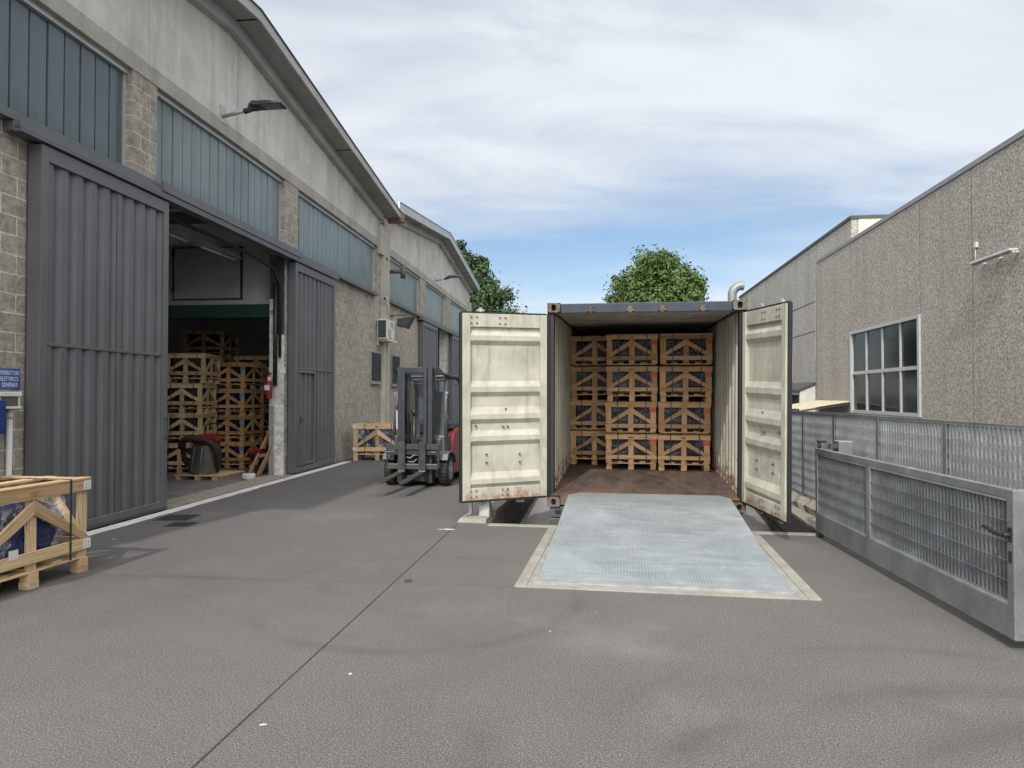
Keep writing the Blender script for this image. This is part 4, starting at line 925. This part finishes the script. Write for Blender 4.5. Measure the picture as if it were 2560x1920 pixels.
def crate(L_,D,H,label,grp,wood='wood',tag_=None,straps=True,wd=.085,rw=.064,th=.024,foot=.10,loadm='tarp',brackets=False,top=True,bev=0,film=False,stamp=True,label_tag=False,seed=1,pos=(0,0,0),rot=0,pitch=0):
    t=thing('wooden_crate',label,'crate',pos,rot,grp,pitch)
    X=L_/2; zf=foot
    def P(nm,fn,mat=wood,par=t):
        m=MB(); fn(m); return m.build(nm,mat,par,bev)
    lr=zf+.078                  # lower rail bottom
    if zf>.03:
        for x in(-X+wd*.55,0,X-wd*.55):
            for y in(.0,D/2-.05,D-.10):
                P('foot',lambda m:m.box(x-wd*.5,x+wd*.5,y+.002,y+.10,0,zf*.5-.001)); P('foot_block',lambda m:m.box(x-wd*.46,x+wd*.5,y+.006,y+.094,zf*.5,zf))
    for y in(.012,D-.012-wd): P('bottom_board',lambda m:m.box(-X+.02,X-.02,y,y+wd,zf+.0005,zf+.018))
    for x in (-X+wd*.6,-X*.45,0,X*.45,X-wd*.6): P('floor_board',lambda m:m.box(x-wd*.5,x+wd*.5,.03,D-.03,zf+.0185,zf+.038))
    zt=H-.020
    for sy,y0 in((-1,0.0),(1,D)):
        ya,yb=(y0+th,y0+2*th) if sy<0 else (y0-2*th,y0-th)      # posts
        ra,rb=(y0,y0+th-.0005) if sy<0 else (y0-th+.0005,y0)    # rails, proud of them
        for x in(-X+wd*.5,X-wd*.5): P('post',lambda m:m.box(x-wd*.5,x+wd*.5,ya,yb,zf+.019,zt-.001))
        P('middle_post',lambda m:m.box(-wd*.46,wd*.46,ya,yb,zf+.019,zt-rw))
        P('top_rail',lambda m:m.box(-X-.01,X+.01,ra,rb,zt-rw,zt))
        P('lower_rail',lambda m:m.box(-X-.005,X+.005,ra,rb,lr,lr+rw))
        yc=(ra+rb)/2
        za,zb=zt-rw-rw*.36,lr+rw
        for s_ in(-1,1):
            def br(m):
                a,b_,c,d=(s_*.002,zt-rw-.003-rw*1.3),(s_*.002,zt-rw-.003),(s_*(X-wd*.95),zb+.001),(s_*(X-.004),zb+.012)
                q=[]
                for p in(a,b_,c,d):
                    for yy in(yc-th*.42,yc+th*.42): q.append((p[0],yy,p[1]))
                m.hexa(q,(X,rw,th))
            P('brace',br)
    for sx in(-1,1):
        xa,xb=sorted((sx*(X-.001),sx*(X-th))); xi,xj=sorted((sx*(X-th-.001),sx*(X-2*th)))
        P('side_top_rail',lambda m:m.box(xa,xb,2*th+.001,D-2*th-.001,zt-rw,zt-.001))
        P('side_lower_rail',lambda m:m.box(xa,xb,2*th+.001,D-2*th-.001,lr,lr+rw))
        P('side_post',lambda m:m.box(xi,xj,D/2-wd*.42,D/2+wd*.42,zf+.039,zt-.002))
        for s_ in(-1,1): P('side_brace',lambda m:m.beam(((xa+xb)/2,D/2+s_*wd*.3,zt-rw-.02),((xa+xb)/2,D/2+s_*(D/2-.08),lr+rw*1.2),wd*.7,th*.8,(1,0,0)))
    if top:
        for y in(.0,D/2-wd/2,D-wd): P('top_board',lambda m:m.box(-X-.012,X+.012,y-.004,y+wd,zt+.001,zt+.020))
        for x in(-X+.0,X-wd) : P('top_batten',lambda m:m.box(x,x+wd*.9,wd+.002,D-wd-.002,zt+.001,zt+.018))
    wd0=wd; wd=rw
    big=L_>1.1
    lm=load_mesh(-X+.075,X-(.25 if big else .075),.075,D-.075,zf+.044,zf+.044+(H-zf)*(.76 if big else .80),seed,n=14 if big else 9,rd=.5 if big else .14,amp=.05 if big else .035); lo_=lm.build('wrapped_load',loadm,t)
    if film:
        fm=load_mesh(-X+.07,X-.20,.06,D-.06,zf+.043,zf+.05+(H-zf)*.82,seed+3,n=14,amp=.08,rd=.42); fm.build('plastic_film','film',lo_)
    if straps:
        for x in(-X*.52,X*.60):
            def st(m):
                m.box(x-.008,x+.008,-.004,-.001,zf+.02,H+.002); m.box(x-.008,x+.008,-.004,D+.004,H+.0025,H+.005); m.box(x-.008,x+.008,D+.001,D+.004,zf+.02,H+.002)
            P('strap',st,'strap')
    if tag_:
        P('colour_tag',lambda m:m.box(X-wd0*1.15,X-.004,th-.0035,th-.001,zt-wd-.085,zt-wd-.012),tag_)
    if label_tag: P('paper_label',lambda m:m.box(-.075,.065,-.0025,-.0005,zt-wd+.006,zt-.006),'papertag')
    if stamp: P('stamp',lambda m:m.box(-.045,.035,-.0018,-.0004,zt-wd*.72,zt-wd*.30),'woodd')
    if brackets:
        for x in(-X-.011,X-.075):
            for z0 in(zt-wd+.008,lr+.006):
                b_=P('corner_bracket',lambda m:(m.box(x,x+.088,-.0025,-.0003,z0,z0+wd-.014)),'white')
                P('screw',lambda m:[m.tube([(x+dx,-.0025,z0+dz),(x+dx,-.0045,z0+dz)],.0045,8) for dx,dz in((.025,.02),(.025,.05),(.06,.025),(.06,.05))],'iron',b_)
    return t
def place(src,label,pos,rot,pitch=0,par=None):
    c=copy_tree(src); c.location=pos; c.rotation_euler=(pitch,0,rot); c['label']=label; return c
GC='crates stacked inside the shipping container'
# container frame -> world
MC=Matrix.Translation((.456,8.95,.142))@Matrix.Rotation(hd(9.4),4,'Z')@Matrix.Rotation(R(.29),4,'Y')@Matrix.Rotation(R(1.87),4,'X')
def cpos(x,y,z): return tuple(MC@Vector((x,y,z)))
cw_,cd=.79,.44
cfg=dict(wd=.088,rw=.062,th=.02)
cA=crate(cw_,cd,.562,'x',GC,'woodc','orange',foot=.088,seed=1,**cfg); cA2=crate(cw_,cd,.508,'x',GC,'woodc','orange',foot=.02,seed=2,**cfg)
cB=crate(cw_,cd,.562,'x',GC,'woodc',None,foot=.088,seed=5,**cfg); cB2=crate(cw_,cd,.508,'x',GC,'woodc',None,foot=.02,seed=6,**cfg)
order=['at the bottom','second from the bottom','third from the bottom','at the top']; used=set()
for (ux,vy,col,srcs) in ((.455,2.87,'left',(cB,cB2)),(1.075,2.36,'middle',(cA,cA2)),(1.885,2.36,'right',(cA,cA2))):
    z=.168; base=0
    for k in range(4):
        src=srcs[k%2]
        if k%2==0: base=rnd.uniform(-.014,.014)
        jx,jy=base+rnd.uniform(-.008,.008),rnd.uniform(-.012,.012)
        if k>1: jx+=.018
        p=cpos(ux+jx,vy+jy,z); lb=('orange tagged' if srcs[0] is cA else 'untagged')+' crate '+order[k]+(' of' if k in(0,3) else ' in')+' the '+col+' stack in the container'
        rt=hd(9.4)+rnd.uniform(-.008,.008)
        if src.name not in used: used.add(src.name); src.location=p; src.rotation_euler=(R(1.87),0,rt); src['label']=lb
        else: place(src,lb,p,rt,R(1.87))
        z+=(.566 if k%2==0 else .512)
# second row behind
for ux,nm in((1.075,'middle'),(1.885,'right')):
    pass
# crates inside the warehouse
GW='crates stacked inside the warehouse'
def img(x,Y,z=0): return ((x-1280)/1740*Y,Y,z)
wA=crate(.80,.80,.60,'paler crate with white paper label at the bottom of the near left warehouse stack',GW,'wood',None,wd=.09,rw=.075,th=.02,foot=.085,label_tag=True,seed=9)
pA=(-6.60,14.0)
for k in range(4):
    lb='paler crate with white paper label, '+['bottom','second from bottom','third from bottom','topmost'][k]+' of the near left warehouse stack'
    p=(pA[0]+rnd.uniform(-.04,.02)-.02*(3-k),pA[1],k*.603); r=R(3)+rnd.uniform(-.03,.03)
    if k==0: wA.location=p; wA.rotation_euler=(0,0,r); wA['label']=lb
    else: place(wA,lb,p,r)
# second column, left of it, mostly behind the door edge
for k in range(3):
    place(wA,'pale crate beside the open door edge, '+['bottom','middle','top'][k]+' one of three',(-7.50,13.75+.1*k,k*.603),R(-6))
wB=crate(.80,.80,.565,'browner crate with light blue tags',GW,'woodc','bluetag',wd=.09,rw=.07,th=.02,foot=.08,seed=12)
for k in range(4):
    lb='browner crate with light blue tag, '+['bottom','second from bottom','third from bottom','topmost'][k]+' of the middle warehouse stack'
    p=(-6.12,14.95+rnd.uniform(-.03,.03),k*.568); r=hd(12)+rnd.uniform(-.04,.04)
    if k==0: wB.location=p; wB.rotation_euler=(0,0,r); wB['label']=lb
    else: place(wB,lb,p,r)
wC=crate(1.0,.8,.62,'wide brown crate',GW,'woodc','bluetag',wd=.09,rw=.075,th=.022,foot=.085,seed=15)
for k in range(4):
    lb='wide brown crate, '+['bottom','second from bottom','third from bottom','topmost'][k]+' of the right hand warehouse stack by the extinguisher'
    p=(-6.0,16.25,k*.623); r=hd(6)+rnd.uniform(-.03,.03)
    if k==0: wC.location=p; wC.rotation_euler=(0,0,r); wC['label']=lb
    else: place(wC,lb,p,r)
for k in range(5): place(wC,'shaded crate in the tall rear warehouse stack, '+['bottom','second','third','fourth','topmost'][k]+' of five',(-7.25,16.3,k*.618),hd(4)+rnd.uniform(-.02,.02))
# second warehouse interior stack
wE=None
for k in range(5): place(wA,'crate seen through the far warehouse opening, '+['lowest','second','third','fourth','topmost'][k]+' of its stack',loc(HF,-7.8,29.6,k*.603),hd(0))
# crates standing in the yard (frame F like rotation)
GY='large yard crates'
y1=crate(1.18,.80,.83,'large pine crate with film wrapped blue load, cut off by the left edge',GY,'wood',None,straps=False,wd=.098,rw=.095,th=.027,foot=.125,brackets=True,bev=.0025,film=True,stamp=True,seed=21,loadm='tarpb',pos=(-3.845,5.63,0),rot=hd(8.4)+R(90))
m=MB()
for x in(.37,): m.box(x-.010,x+.010,-.005,-.001,.14,.83); m.box(x-.010,x+.010,-.005,.81,.8335,.8365)
m.build('strap','strap',y1)
m=MB(); m.box(-.245,-.16,-.0025,-.0003,.275,.35); m.build('corner_bracket','white',y1)
y2=copy_tree(y1); y2.location=(-5.02,5.42,.10); y2.rotation_euler=(0,0,hd(8.4)+R(90)); y2['label']='second pine crate at the left edge, behind the big one, raised on a pallet'
t=thing('pallet','low wooden pallet under the rear crate at the left edge','pallet',(-5.02,5.42,0),hd(8.4)+R(90))
m=MB()
for x in(-.5,0,.5): m.box(x-.05,x+.05,0,.8,0,.075)
m.build('runner','woodd',t)
m=MB()
for k in range(6): m.box(-.58,.58,k*.14,k*.14+.1,.076,.098)
m.build('deck_board','wood',t)
y3=crate(1.16,.80,.88,'large pine crate with bright blue load, standing behind the forklift by the block wall',GY,'wood',None,straps=True,wd=.10,rw=.10,th=.027,foot=.14,film=True,seed=31,loadm='tarpb',brackets=True,pos=(img(943,16.75)[0],16.75,0),rot=hd(3))
# ================================================================== FORKLIFT
FT=thing('forklift','black and red electric forklift with enclosed cab, forks lowered, parked behind the left container door','forklift',(-1.63,12.10,0),hd(8.7))
def wheel(x,y,r,wd,nm='front_wheel'):
    m=MB(); a=x-wd/2; m.tube([(a,y,r),(a+.02,y,r),(a+wd-.02,y,r),(a+wd,y,r)],[r-.03,r,r,r-.03],30); wh=m.build('tyre','rubber',FT)
    m=MB()
    for k in range(26):
        an=k*2*math.pi/26; c,s_=math.cos(an),math.sin(an); m.beam((a+.015,y+c*r,r+s_*r),(a+wd-.015,y+math.cos(an+.08)*r,r+math.sin(an+.08)*r),.028,.012,(0,c,s_))
    m.build('tread','rubber',wh)
    m=MB(); s_=1 if x>0 else -1; m.tube([(x+s_*wd*.5,y,r),(x+s_*(wd*.5+.004),y,r)],[r*.62,r*.60],22); m.tube([(x+s_*(wd*.5+.004),y,r),(x+s_*(wd*.5+.02),y,r)],[r*.2,r*.18],12); m.build('rim','frame',wh)
wheel(-.48,.08,.265,.17); wheel(.48,.08,.265,.17); wheel(-.33,1.45,.21,.15); wheel(.33,1.45,.21,.15)
# mast: two nested channel pairs
for s_ in(-1,1):
    m=MB(); a,b=sorted((s_*.225,s_*.305)); m.box(a,b,-.21,-.16,.07,2.05); c,d=sorted((s_*.305,s_*.29)); m.box(min(c,d),max(c,d)+.0,-.1599,-.06,.07,2.05); m.box(a,b,-.0599,-.03,.07,2.05); m.build('outer_mast_rail','mast',FT,.003)
    m=MB(); a,b=sorted((s_*.165,s_*.222)); m.box(a,b,-.255,-.22,.10,2.04); a,b=sorted((s_*.20,s_*.222)); m.box(a,b,-.2195,-.12,.10,2.04); m.build('inner_mast_rail','mast',FT,.003)
    m=MB(); m.tube([(s_*.15,-.10,.2),(s_*.15,-.10,1.85)],.03,12); m.tube([(s_*.15,-.10,1.85),(s_*.15,-.10,1.93)],.04,12); m.build('lift_cylinder','bright' if False else 'mast',FT)
m=MB(); m.box(-.30,.30,-.06,-.02,1.90,2.0); m.box(-.22,.22,-.25,-.21,1.95,2.04); m.build('mast_crossbar','mast',FT,.004)
m=MB(); m.box(-.30,.30,-.05,-.01,.55,.66); m.box(-.30,.30,-.05,-.01,.08,.20); m.build('lower_crossbar','mast',FT)
m=MB(); m.tube([(-.02,-.17,.30),(-.02,-.17,1.25)],.038,12); m.tube([(-.055,-.17,1.27),(.015,-.17,1.27)],.065,14); m.build('centre_cylinder','black',FT)
for x in(-.045,.03):
    m=MB(); A=[]
    k=0
    while .45+k*.035<1.28: m.box(x-.010,x+.010,-.225,-.212,.45+k*.035,.475+k*.035); k+=1
    m.box(x-.005,x+.005,-.212,-.208,.45,1.30); m.build('lift_chain','iron',FT)
m=MB(); pts=[(-.13,-.15,1.95),(-.12,-.2,1.6),(-.14,-.16,1.2),(-.10,-.2,.8)]; m.tube(pts,.012,8); m.tube([(-.19,-.12,1.95),(-.17,-.14,1.75),(-.20,-.1,1.4),(-.18,-.1,.9)],.014,8)
m.tube([(-.2,-.1,1.88),(0,-.12,1.80),(.2,-.1,1.84)],.008,6); m.build('hydraulic_hose','rubber',FT)
m=MB(); m.tube([(-.31,-.1,1.45),(-.36,-.12,1.35),(-.31,-.12,1.22)],.010,8); m.tube([(-.31,-.1,1.42),(-.34,-.14,1.33),(-.31,-.14,1.25)],.010,8); m.build('side_hose','rubber',FT)
m=MB(); m.box(-.345,-.31,-.15,-.148,.98,1.30); m.build('load_label','papertag',FT)
# carriage
m=MB(); m.box(-.47,.46,-.325,-.275,.645,.735); m.box(-.46,.45,-.33,-.28,.315,.405); m.build('carriage_bar','forksteel',FT,.004)
m=MB(); m.box(-.46,.45,-.30,-.262,.555,.63); m.box(-.47,-.44,-.31,-.27,.406,.644); m.box(.43,.46,-.31,-.27,.406,.644); m.box(-.24,-.18,-.27,-.22,.3,.75); m.box(.18,.24,-.27,-.22,.3,.75); m.build('carriage_frame','mast',FT,.003)
m=MB(); m.box(-.46,-.32,-.328,-.3255,.60,.612) ; m.box(.32,.40,-.328,-.3255,.60,.612); m.box(-.42,.42,-.332,-.3305,.392,.404); m.build('bare_edge','bright',FT)
m=MB(); m.tube([(-.16,-.27,.52),(-.05,-.30,.50),(.02,-.29,.55),(.12,-.27,.55)],.012,8); m.tube([(-.1,-.28,.44),(.0,-.30,.43),(.06,-.28,.48)],.010,8); m.build('carriage_hose','bright' if False else 'frame',FT)
for x in(-.18,.175):
    e=bpy.data.objects.new('fork',None); COL.objects.link(e); e.parent=FT
    m=MB(); m.box(x-.06,x+.06,-.375,-.335,.29,.775); m.build('fork_shank','forksteel',e,.004)
    m=MB(); m.box(x-.0605,x+.0605,-.3775,-.334,.262,.2895); m.build('fork_heel','bright',e,.006)
    m=MB(); y0,y1=-.378,-1.50; zc=lambda y:.265+(y+.378)*.05
    m.hexa([(x-.06,y0,zc(y0)-.0),(x-.06,y0,zc(y0)+.022),(x+.06,y0,zc(y0)),(x+.06,y0,zc(y0)+.022),(x-.06,y1+.12,zc(y1)+.004),(x-.06,y1+.12,zc(y1)+.022),(x+.06,y1+.12,zc(y1)+.004),(x+.06,y1+.12,zc(y1)+.022)],(1,.12,.03))
    m.prism([(x-.06,y1+.1199,zc(y1)+.004),(x+.06,y1+.1199,zc(y1)+.004),(x+.035,y1,zc(y1)+.002),(x-.035,y1,zc(y1)+.002)],(0,0,.013)); m.build('fork_blade','forksteel',e)
# chassis and body
m=MB(); m.box(-.38,.38,-.0,1.75,.14,.42); m.build('chassis','fgrey',FT,.01)
m=MB(); m.prism([(-.53,.42,.16),(-.53,1.55,.14),(-.53,1.80,.30),(-.53,1.80,.90),(-.53,1.55,1.02),(-.53,.62,.96),(-.53,.50,.80),(-.53,.42,.55)],(1.06,0,0)); m.build('red_body','fred',FT,.035)
m=MB(); m.prism([(-.50,.52,.962),(-.50,.72,1.04),(-.50,1.40,1.08),(-.50,1.72,1.0),(-.50,1.6,.95)],(1.0,0,0)); m.build('battery_cover','black',FT,.02)
for s_ in(-1,1):
    a,b=sorted((s_*.37,s_*.575)); m=MB(); m.prism([(a,-.21,.46),(a,-.15,.56),(a,.02,.60),(a,.25,.585),(a,.40,.52),(a,.47,.36),(a,.44,.36),(a,.36,.49),(a,.2,.555),(a,.02,.57),(a,-.13,.53),(a,-.17,.46)],(b-a,0,0)); m.build('mudguard','fgrey',FT,.006)
    m=MB(); a,b=sorted((s_*.33,s_*.46)); m.box(a,b,.08,.5,.5,.86); m.build('cowl_side','fgrey',FT,.02)
m=MB(); m.prism([(-.40,.05,.42),(-.40,.02,.80),(-.40,.30,.98),(-.40,.42,.9),(-.40,.42,.42)],(.8,0,0)); m.build('front_cowl','fgrey',FT,.02)
m=MB(); m.box(-.35,.35,-.02,.04,.16,.42); m.box(-.15,-.05,-.24,-.05,.09,.2); m.box(.1,.28,-.16,-.05,.085,.3); m.build('axle_housing','forksteel',FT,.008)
# cab
for s_ in(-1,1):
    m=MB(); m.tube([(s_*.47,.10,.78),(s_*.45,.16,1.30),(s_*.43,.26,1.80),(s_*.42,.40,1.88)],.032,10); m.build('front_pillar','fgrey',FT)
    m=MB(); m.tube([(s_*.42,.35,1.885),(s_*.43,1.05,1.90),(s_*.44,1.30,1.84),(s_*.455,1.45,1.65),(s_*.465,1.50,1.3),(s_*.47,1.46,.98)],.042,10); m.build('overhead_guard','black',FT)
    m=MB(); m.tube([(s_*.475,.16,1.0),(s_*.455,.20,1.62)],.013,8); m.box(min(s_*.44,s_*.49),max(s_*.44,s_*.49),.17,.2,1.58,1.62); m.box(min(s_*.44,s_*.49),max(s_*.44,s_*.49),.15,.18,1.18,1.22); m.build('grab_rail','bright' if False else 'frame',FT)
m=MB(); m.box(-.43,.43,.22,.30,1.80,1.89); m.box(-.43,.43,.30,1.25,1.885,1.915); m.build('cab_roof','fgrey',FT,.012)
m=MB(); m.box(-.40,.40,.16,.20,1.918,1.945); m.build('front_visor','frame',FT)
m=MB(); m.hexa([(-.43,.13,.86),(-.43,.135,.86),(.43,.13,.86),(.43,.135,.86),(-.41,.24,1.79),(-.41,.245,1.79),(.41,.24,1.79),(.41,.245,1.79)]); ws=m.build('windscreen','fglass',FT)
m=MB(); m.hexa([(.14,.205,1.63),(.14,.208,1.63),(.27,.205,1.63),(.27,.208,1.63),(.14,.212,1.69),(.14,.215,1.69),(.27,.212,1.69),(.27,.215,1.69)]); m.build('blue_sticker','signblue',ws)
m=MB(); m.beam((.0,.118,.90),(.28,.122,.94),.02,.01,(0,1,0)); m.build('wiper','black',ws)
m=MB(); m.box(-.24,.24,.78,1.22,.98,1.12); m.prism([(-.22,1.12,1.1),(-.22,1.30,1.15),(-.22,1.36,1.62),(-.22,1.26,1.64)],(.44,0,0)); m.build('seat','black',FT,.03)
m=MB(); m.prism([(-.15,1.10,1.25),(-.15,1.17,1.25),(-.15,1.23,1.48),(-.15,1.18,1.48)],(.3,0,0)); m.build('seat_cover','red',FT,.01)
m=MB(); m.tube([(.0,.42,.9),(.0,.52,1.18)],.03,10); m.tube([(.15*math.cos(a*math.pi/10),.53+.05*math.sin(a*math.pi/10),1.20+.14*math.sin(a*math.pi/10)) for a in range(21)],.013,8,False); m.build('steering_wheel','black',FT)
m=MB(); m.tube([(.33,.02,1.98),(.40,-.10,1.96)],[.04,.055],16); lh=m.build('work_light','black',FT); m=MB(); m.tube([(.4005,-.101,1.96),(.403,-.106,1.9595)],.045,16); m.build('lens','iron',lh)
m=MB(); m.tube([(.30,-.05,1.97),(.36,.0,1.97)],.02,8); m.tube([(.40,.05,1.95),(.50,.45,1.88)],.03,10); m.box(.26,.34,-.08,.0,1.90,2.02); m.build('light_bracket','mast',FT)
m=MB(); m.tube([(-.33,.0,1.98),(-.38,-.08,1.97)],[.04,.05],14); m.build('work_light','black',FT)
# ================================================================== THINGS INSIDE THE DOORWAY
VX,VY=img(500,12.9)[:2]
t=thing('pallet','pine pallet under the vacuum cleaner in the open doorway','pallet',(VX+.0,VY-.1,0),hd(8))
m=MB()
for x in(-.38,0,.34): m.box(x-.05,x+.05,.0,.85,0,.075)
m.build('runner','wood',t)
m=MB()
for k in range(6): m.box(-.46,.46,k*.15,k*.15+.10,.076,.098)
m.build('deck_board','wood',t)
t=thing('vacuum_cleaner','steel drum vacuum cleaner with red lid and black coiled hose on a pallet','vacuum cleaner',(VX-.02,VY+.12,.10),hd(5))
t.rotation_euler=(R(8),R(9),hd(5))
m=MB(); m.tube([(0,.10,.03),(0,.10,.05),(0,.10,.56),(0,.10,.58)],[.27,.275,.235,.23],28); m.build('drum','steelvac',t)
m=MB(); m.tube([(0,.10,.58),(0,.10,.62),(0,.10,.68),(0,.10,.71)],[.235,.245,.23,.16],28); m.box(.02,.28,-.05,.2,.66,.74); m.build('lid','red',t,.02)
m=MB(); pts=[]
for k in range(64):
    a=R(-75)+k*R(330*2.0)/63; r=.37+.025*math.sin(k*.7); pts.append((-.03-r*math.cos(a+math.pi/2),-.06+.10*(k/63)-.15*math.sin(a+math.pi/2),.36+r*.98*math.sin(a+math.pi/2)))
m.tube(pts,.045,10); m.build('hose','rubber',t)
m=MB(); m.tube([(-.25,.5,.1),(-.27,.5,.8),(-.1,.5,.86),(.1,.5,.86)],.014,8); m.tube([(.20,.05,.05),(.20,.06,.66)],.014,8); m.build('handle_frame','black',t)
m=MB()
for x in(-.26,.2): m.tube([(x,.1,.07),(x+.05,.1,.07)],.09,16)
m.build('castor','rubber',t)
m=MB(); m.tube([(-.12,-.145,.08),(-.10,-.12,.55)],.008,6); m.tube([(.06,-.165,.08),(.05,-.135,.55)],.008,6); m.build('drum_seam','frame',t)
t=thing('fire_extinguisher','red fire extinguisher hanging on the white block pier','fire extinguisher',img(672,13.42,1.50),hd(5))
m=MB(); m.tube([(0,0,0),(0,0,.02),(0,0,.38),(0,0,.43),(0,0,.46)],[.058,.065,.065,.045,.03],18); m.build('cylinder','red',t)
m=MB(); m.tube([(0,0,.46),(-.03,0,.56),(-.1,0,.60),(-.12,0,.5),(-.1,0,.40)],.012,8); m.box(-.05,.05,-.015,.015,.47,.50); m.build('valve_hose','black',t)
m=MB(); m.box(-.05,.05,-.084,-.080,.16,.26); m.box(.02,.09,-.09,-.085,.34,.42); m.build('instruction_label','papertag',t)
wx,wy=img(650,13.6)[:2]
t=thing('wheelbarrow','red and black wheelbarrow tipped up against the crates, with wooden shafts','wheelbarrow',(wx,wy,0),hd(10))
m=MB(); m.tube([(-.12,.1,.18),(-.06,.1,.18)],.17,20); m.build('wheel','rubber',t)
m=MB(); m.hexa([(-.24,-.02,.40),(-.27,-.06,.50),(-.24,.30,.40),(-.27,.36,.48),(.0,-.02,.42),(.06,-.06,.53),(.0,.30,.42),(.06,.36,.52)]); m.build('tray','red',t,.03)
m=MB(); m.tube([(-.22,.1,.36),(.02,.1,.40)],[.10,.13],14); m.build('motor_drum','black',t)
for x in(-.02,.17):
    m=MB(); m.beam((x-.12,-.12,.02),(x+.12,.16,.78),.10,.035,(1,0,0)); m.build('shaft','woodd',t)
m=MB(); m.beam((-.0,-.02,.38),(.22,.06,.42),.06,.03,(0,1,0)); m.build('cross_bar','woodd',t); m=MB(); m.beam((.06,.16,.84),(.30,.16,.80),.06,.03,(0,1,0)); m.build('cross_bar','woodd',t)
bx_,by_=img(624,13.0)[:2]
lm=load_mesh(-.09,.09,-.07,.07,0,.10,3.3,8,.2,.5); o=lm.build('bag','papertag'); o.location=(bx_,by_,0.004); tag(o,'crumpled white bag lying on the floor beside the wheelbarrow','bag')
t=thing('alarm_box','small white box high on the white block pier','box',img(708,13.35,1.98),hd(6)); m=MB(); m.box(-.05,.05,-.08,0,0,.12); m.build('casing','white',t,.01); m=MB(); m.box(-.03,.07,-.09,-.02,.122,.13); m.build('cover','white',t)
# ================================================================== TREES
def tree(label,x,y,h,rad,mat,cone=False,seed=1,n=13000):
    rg=random.Random(seed); t=thing('broadleaf_tree',label,'tree',(x,y,0),0,'trees behind the yard')
    m=MB(); m.tube([(0,0,0),(.1,0,h*.3),(-.1,.1,h*.6),(0,0,h*.85)],[.35,.28,.18,.06],10)
    for k in range(14):
        a=rg.random()*6.28; z=h*(.3+.03*k); r=rad*(.62-.035*k); m.tube([(0,0,z),(r*.5*math.cos(a),r*.5*math.sin(a),z+.5),(r*math.cos(a),r*math.sin(a),z+1.0)],[.12,.07,.02],6)
    m.build('trunk','bark',t)
    cl=[]
    zc=h*.62; 
    for k in range(330):
        while True:
            p=Vector((rg.uniform(-1,1),rg.uniform(-1,1),rg.uniform(-1,1)))
            if .50<p.length<1: break
        if cone:
            f=rg.random()**1.25; a=rg.random()*6.28; q=(.25+.75*rg.random()**.5)
            rr=rad*(1-.97*f**2.1)*q*(.88+.24*rg.random()); c=Vector((rr*math.cos(a),rr*math.sin(a),h*.28+f*h*.69)); s_=.45+.5*(1-f)
        else:
            e=.80+.28*mnoise.noise(p.normalized()*1.9+Vector((seed,0,0)))
            c=Vector((p.x*rad*e*1.06,p.y*rad*e*1.06,zc+p.z*h*.36*(e+.12))); s_=rg.uniform(.4,.85)
        cl.append((c,s_))
        if k%11==0: cl.append((c+(c-Vector((0,0,zc*.8))).normalized()*rg.uniform(.5,.95),rg.uniform(.18,.34)))
    mb=MB()
    for i in range(n):
        c,s_=cl[rg.randrange(len(cl))]
        d=Vector((rg.gauss(0,1),rg.gauss(0,1),rg.gauss(0,.9)))*s_*.52; p=c+d
        nrm=(d.normalized()+Vector((rg.uniform(-.8,.8),rg.uniform(-.8,.8),rg.uniform(-.2,1.0)))).normalized(); a=nrm.orthogonal().normalized(); a=(Matrix.Rotation(rg.random()*6.28,3,nrm)@a); b_=nrm.cross(a); q=rg.uniform(.06,.135)
        mb.v+=[tuple(p-a*q*1.3),tuple(p+b_*q*.7),tuple(p+a*q*1.3),tuple(p-b_*q*.7)]; k=len(mb.v)-4; mb.face([k,k+1,k+2,k+3],[(0,0)]*4)
    mb.build('crown',mat,t,fixn=False)
    return t
tree('rounded leafy tree rising behind the shipping container roof',10.35,50.5,12.4,4.0,'leaf1',False,3,80000)
tree('darker tapering tree beside the far warehouse roof edge, left of the container',-4.0,50,12.2,6.6,'leaf2',True,8,100000)
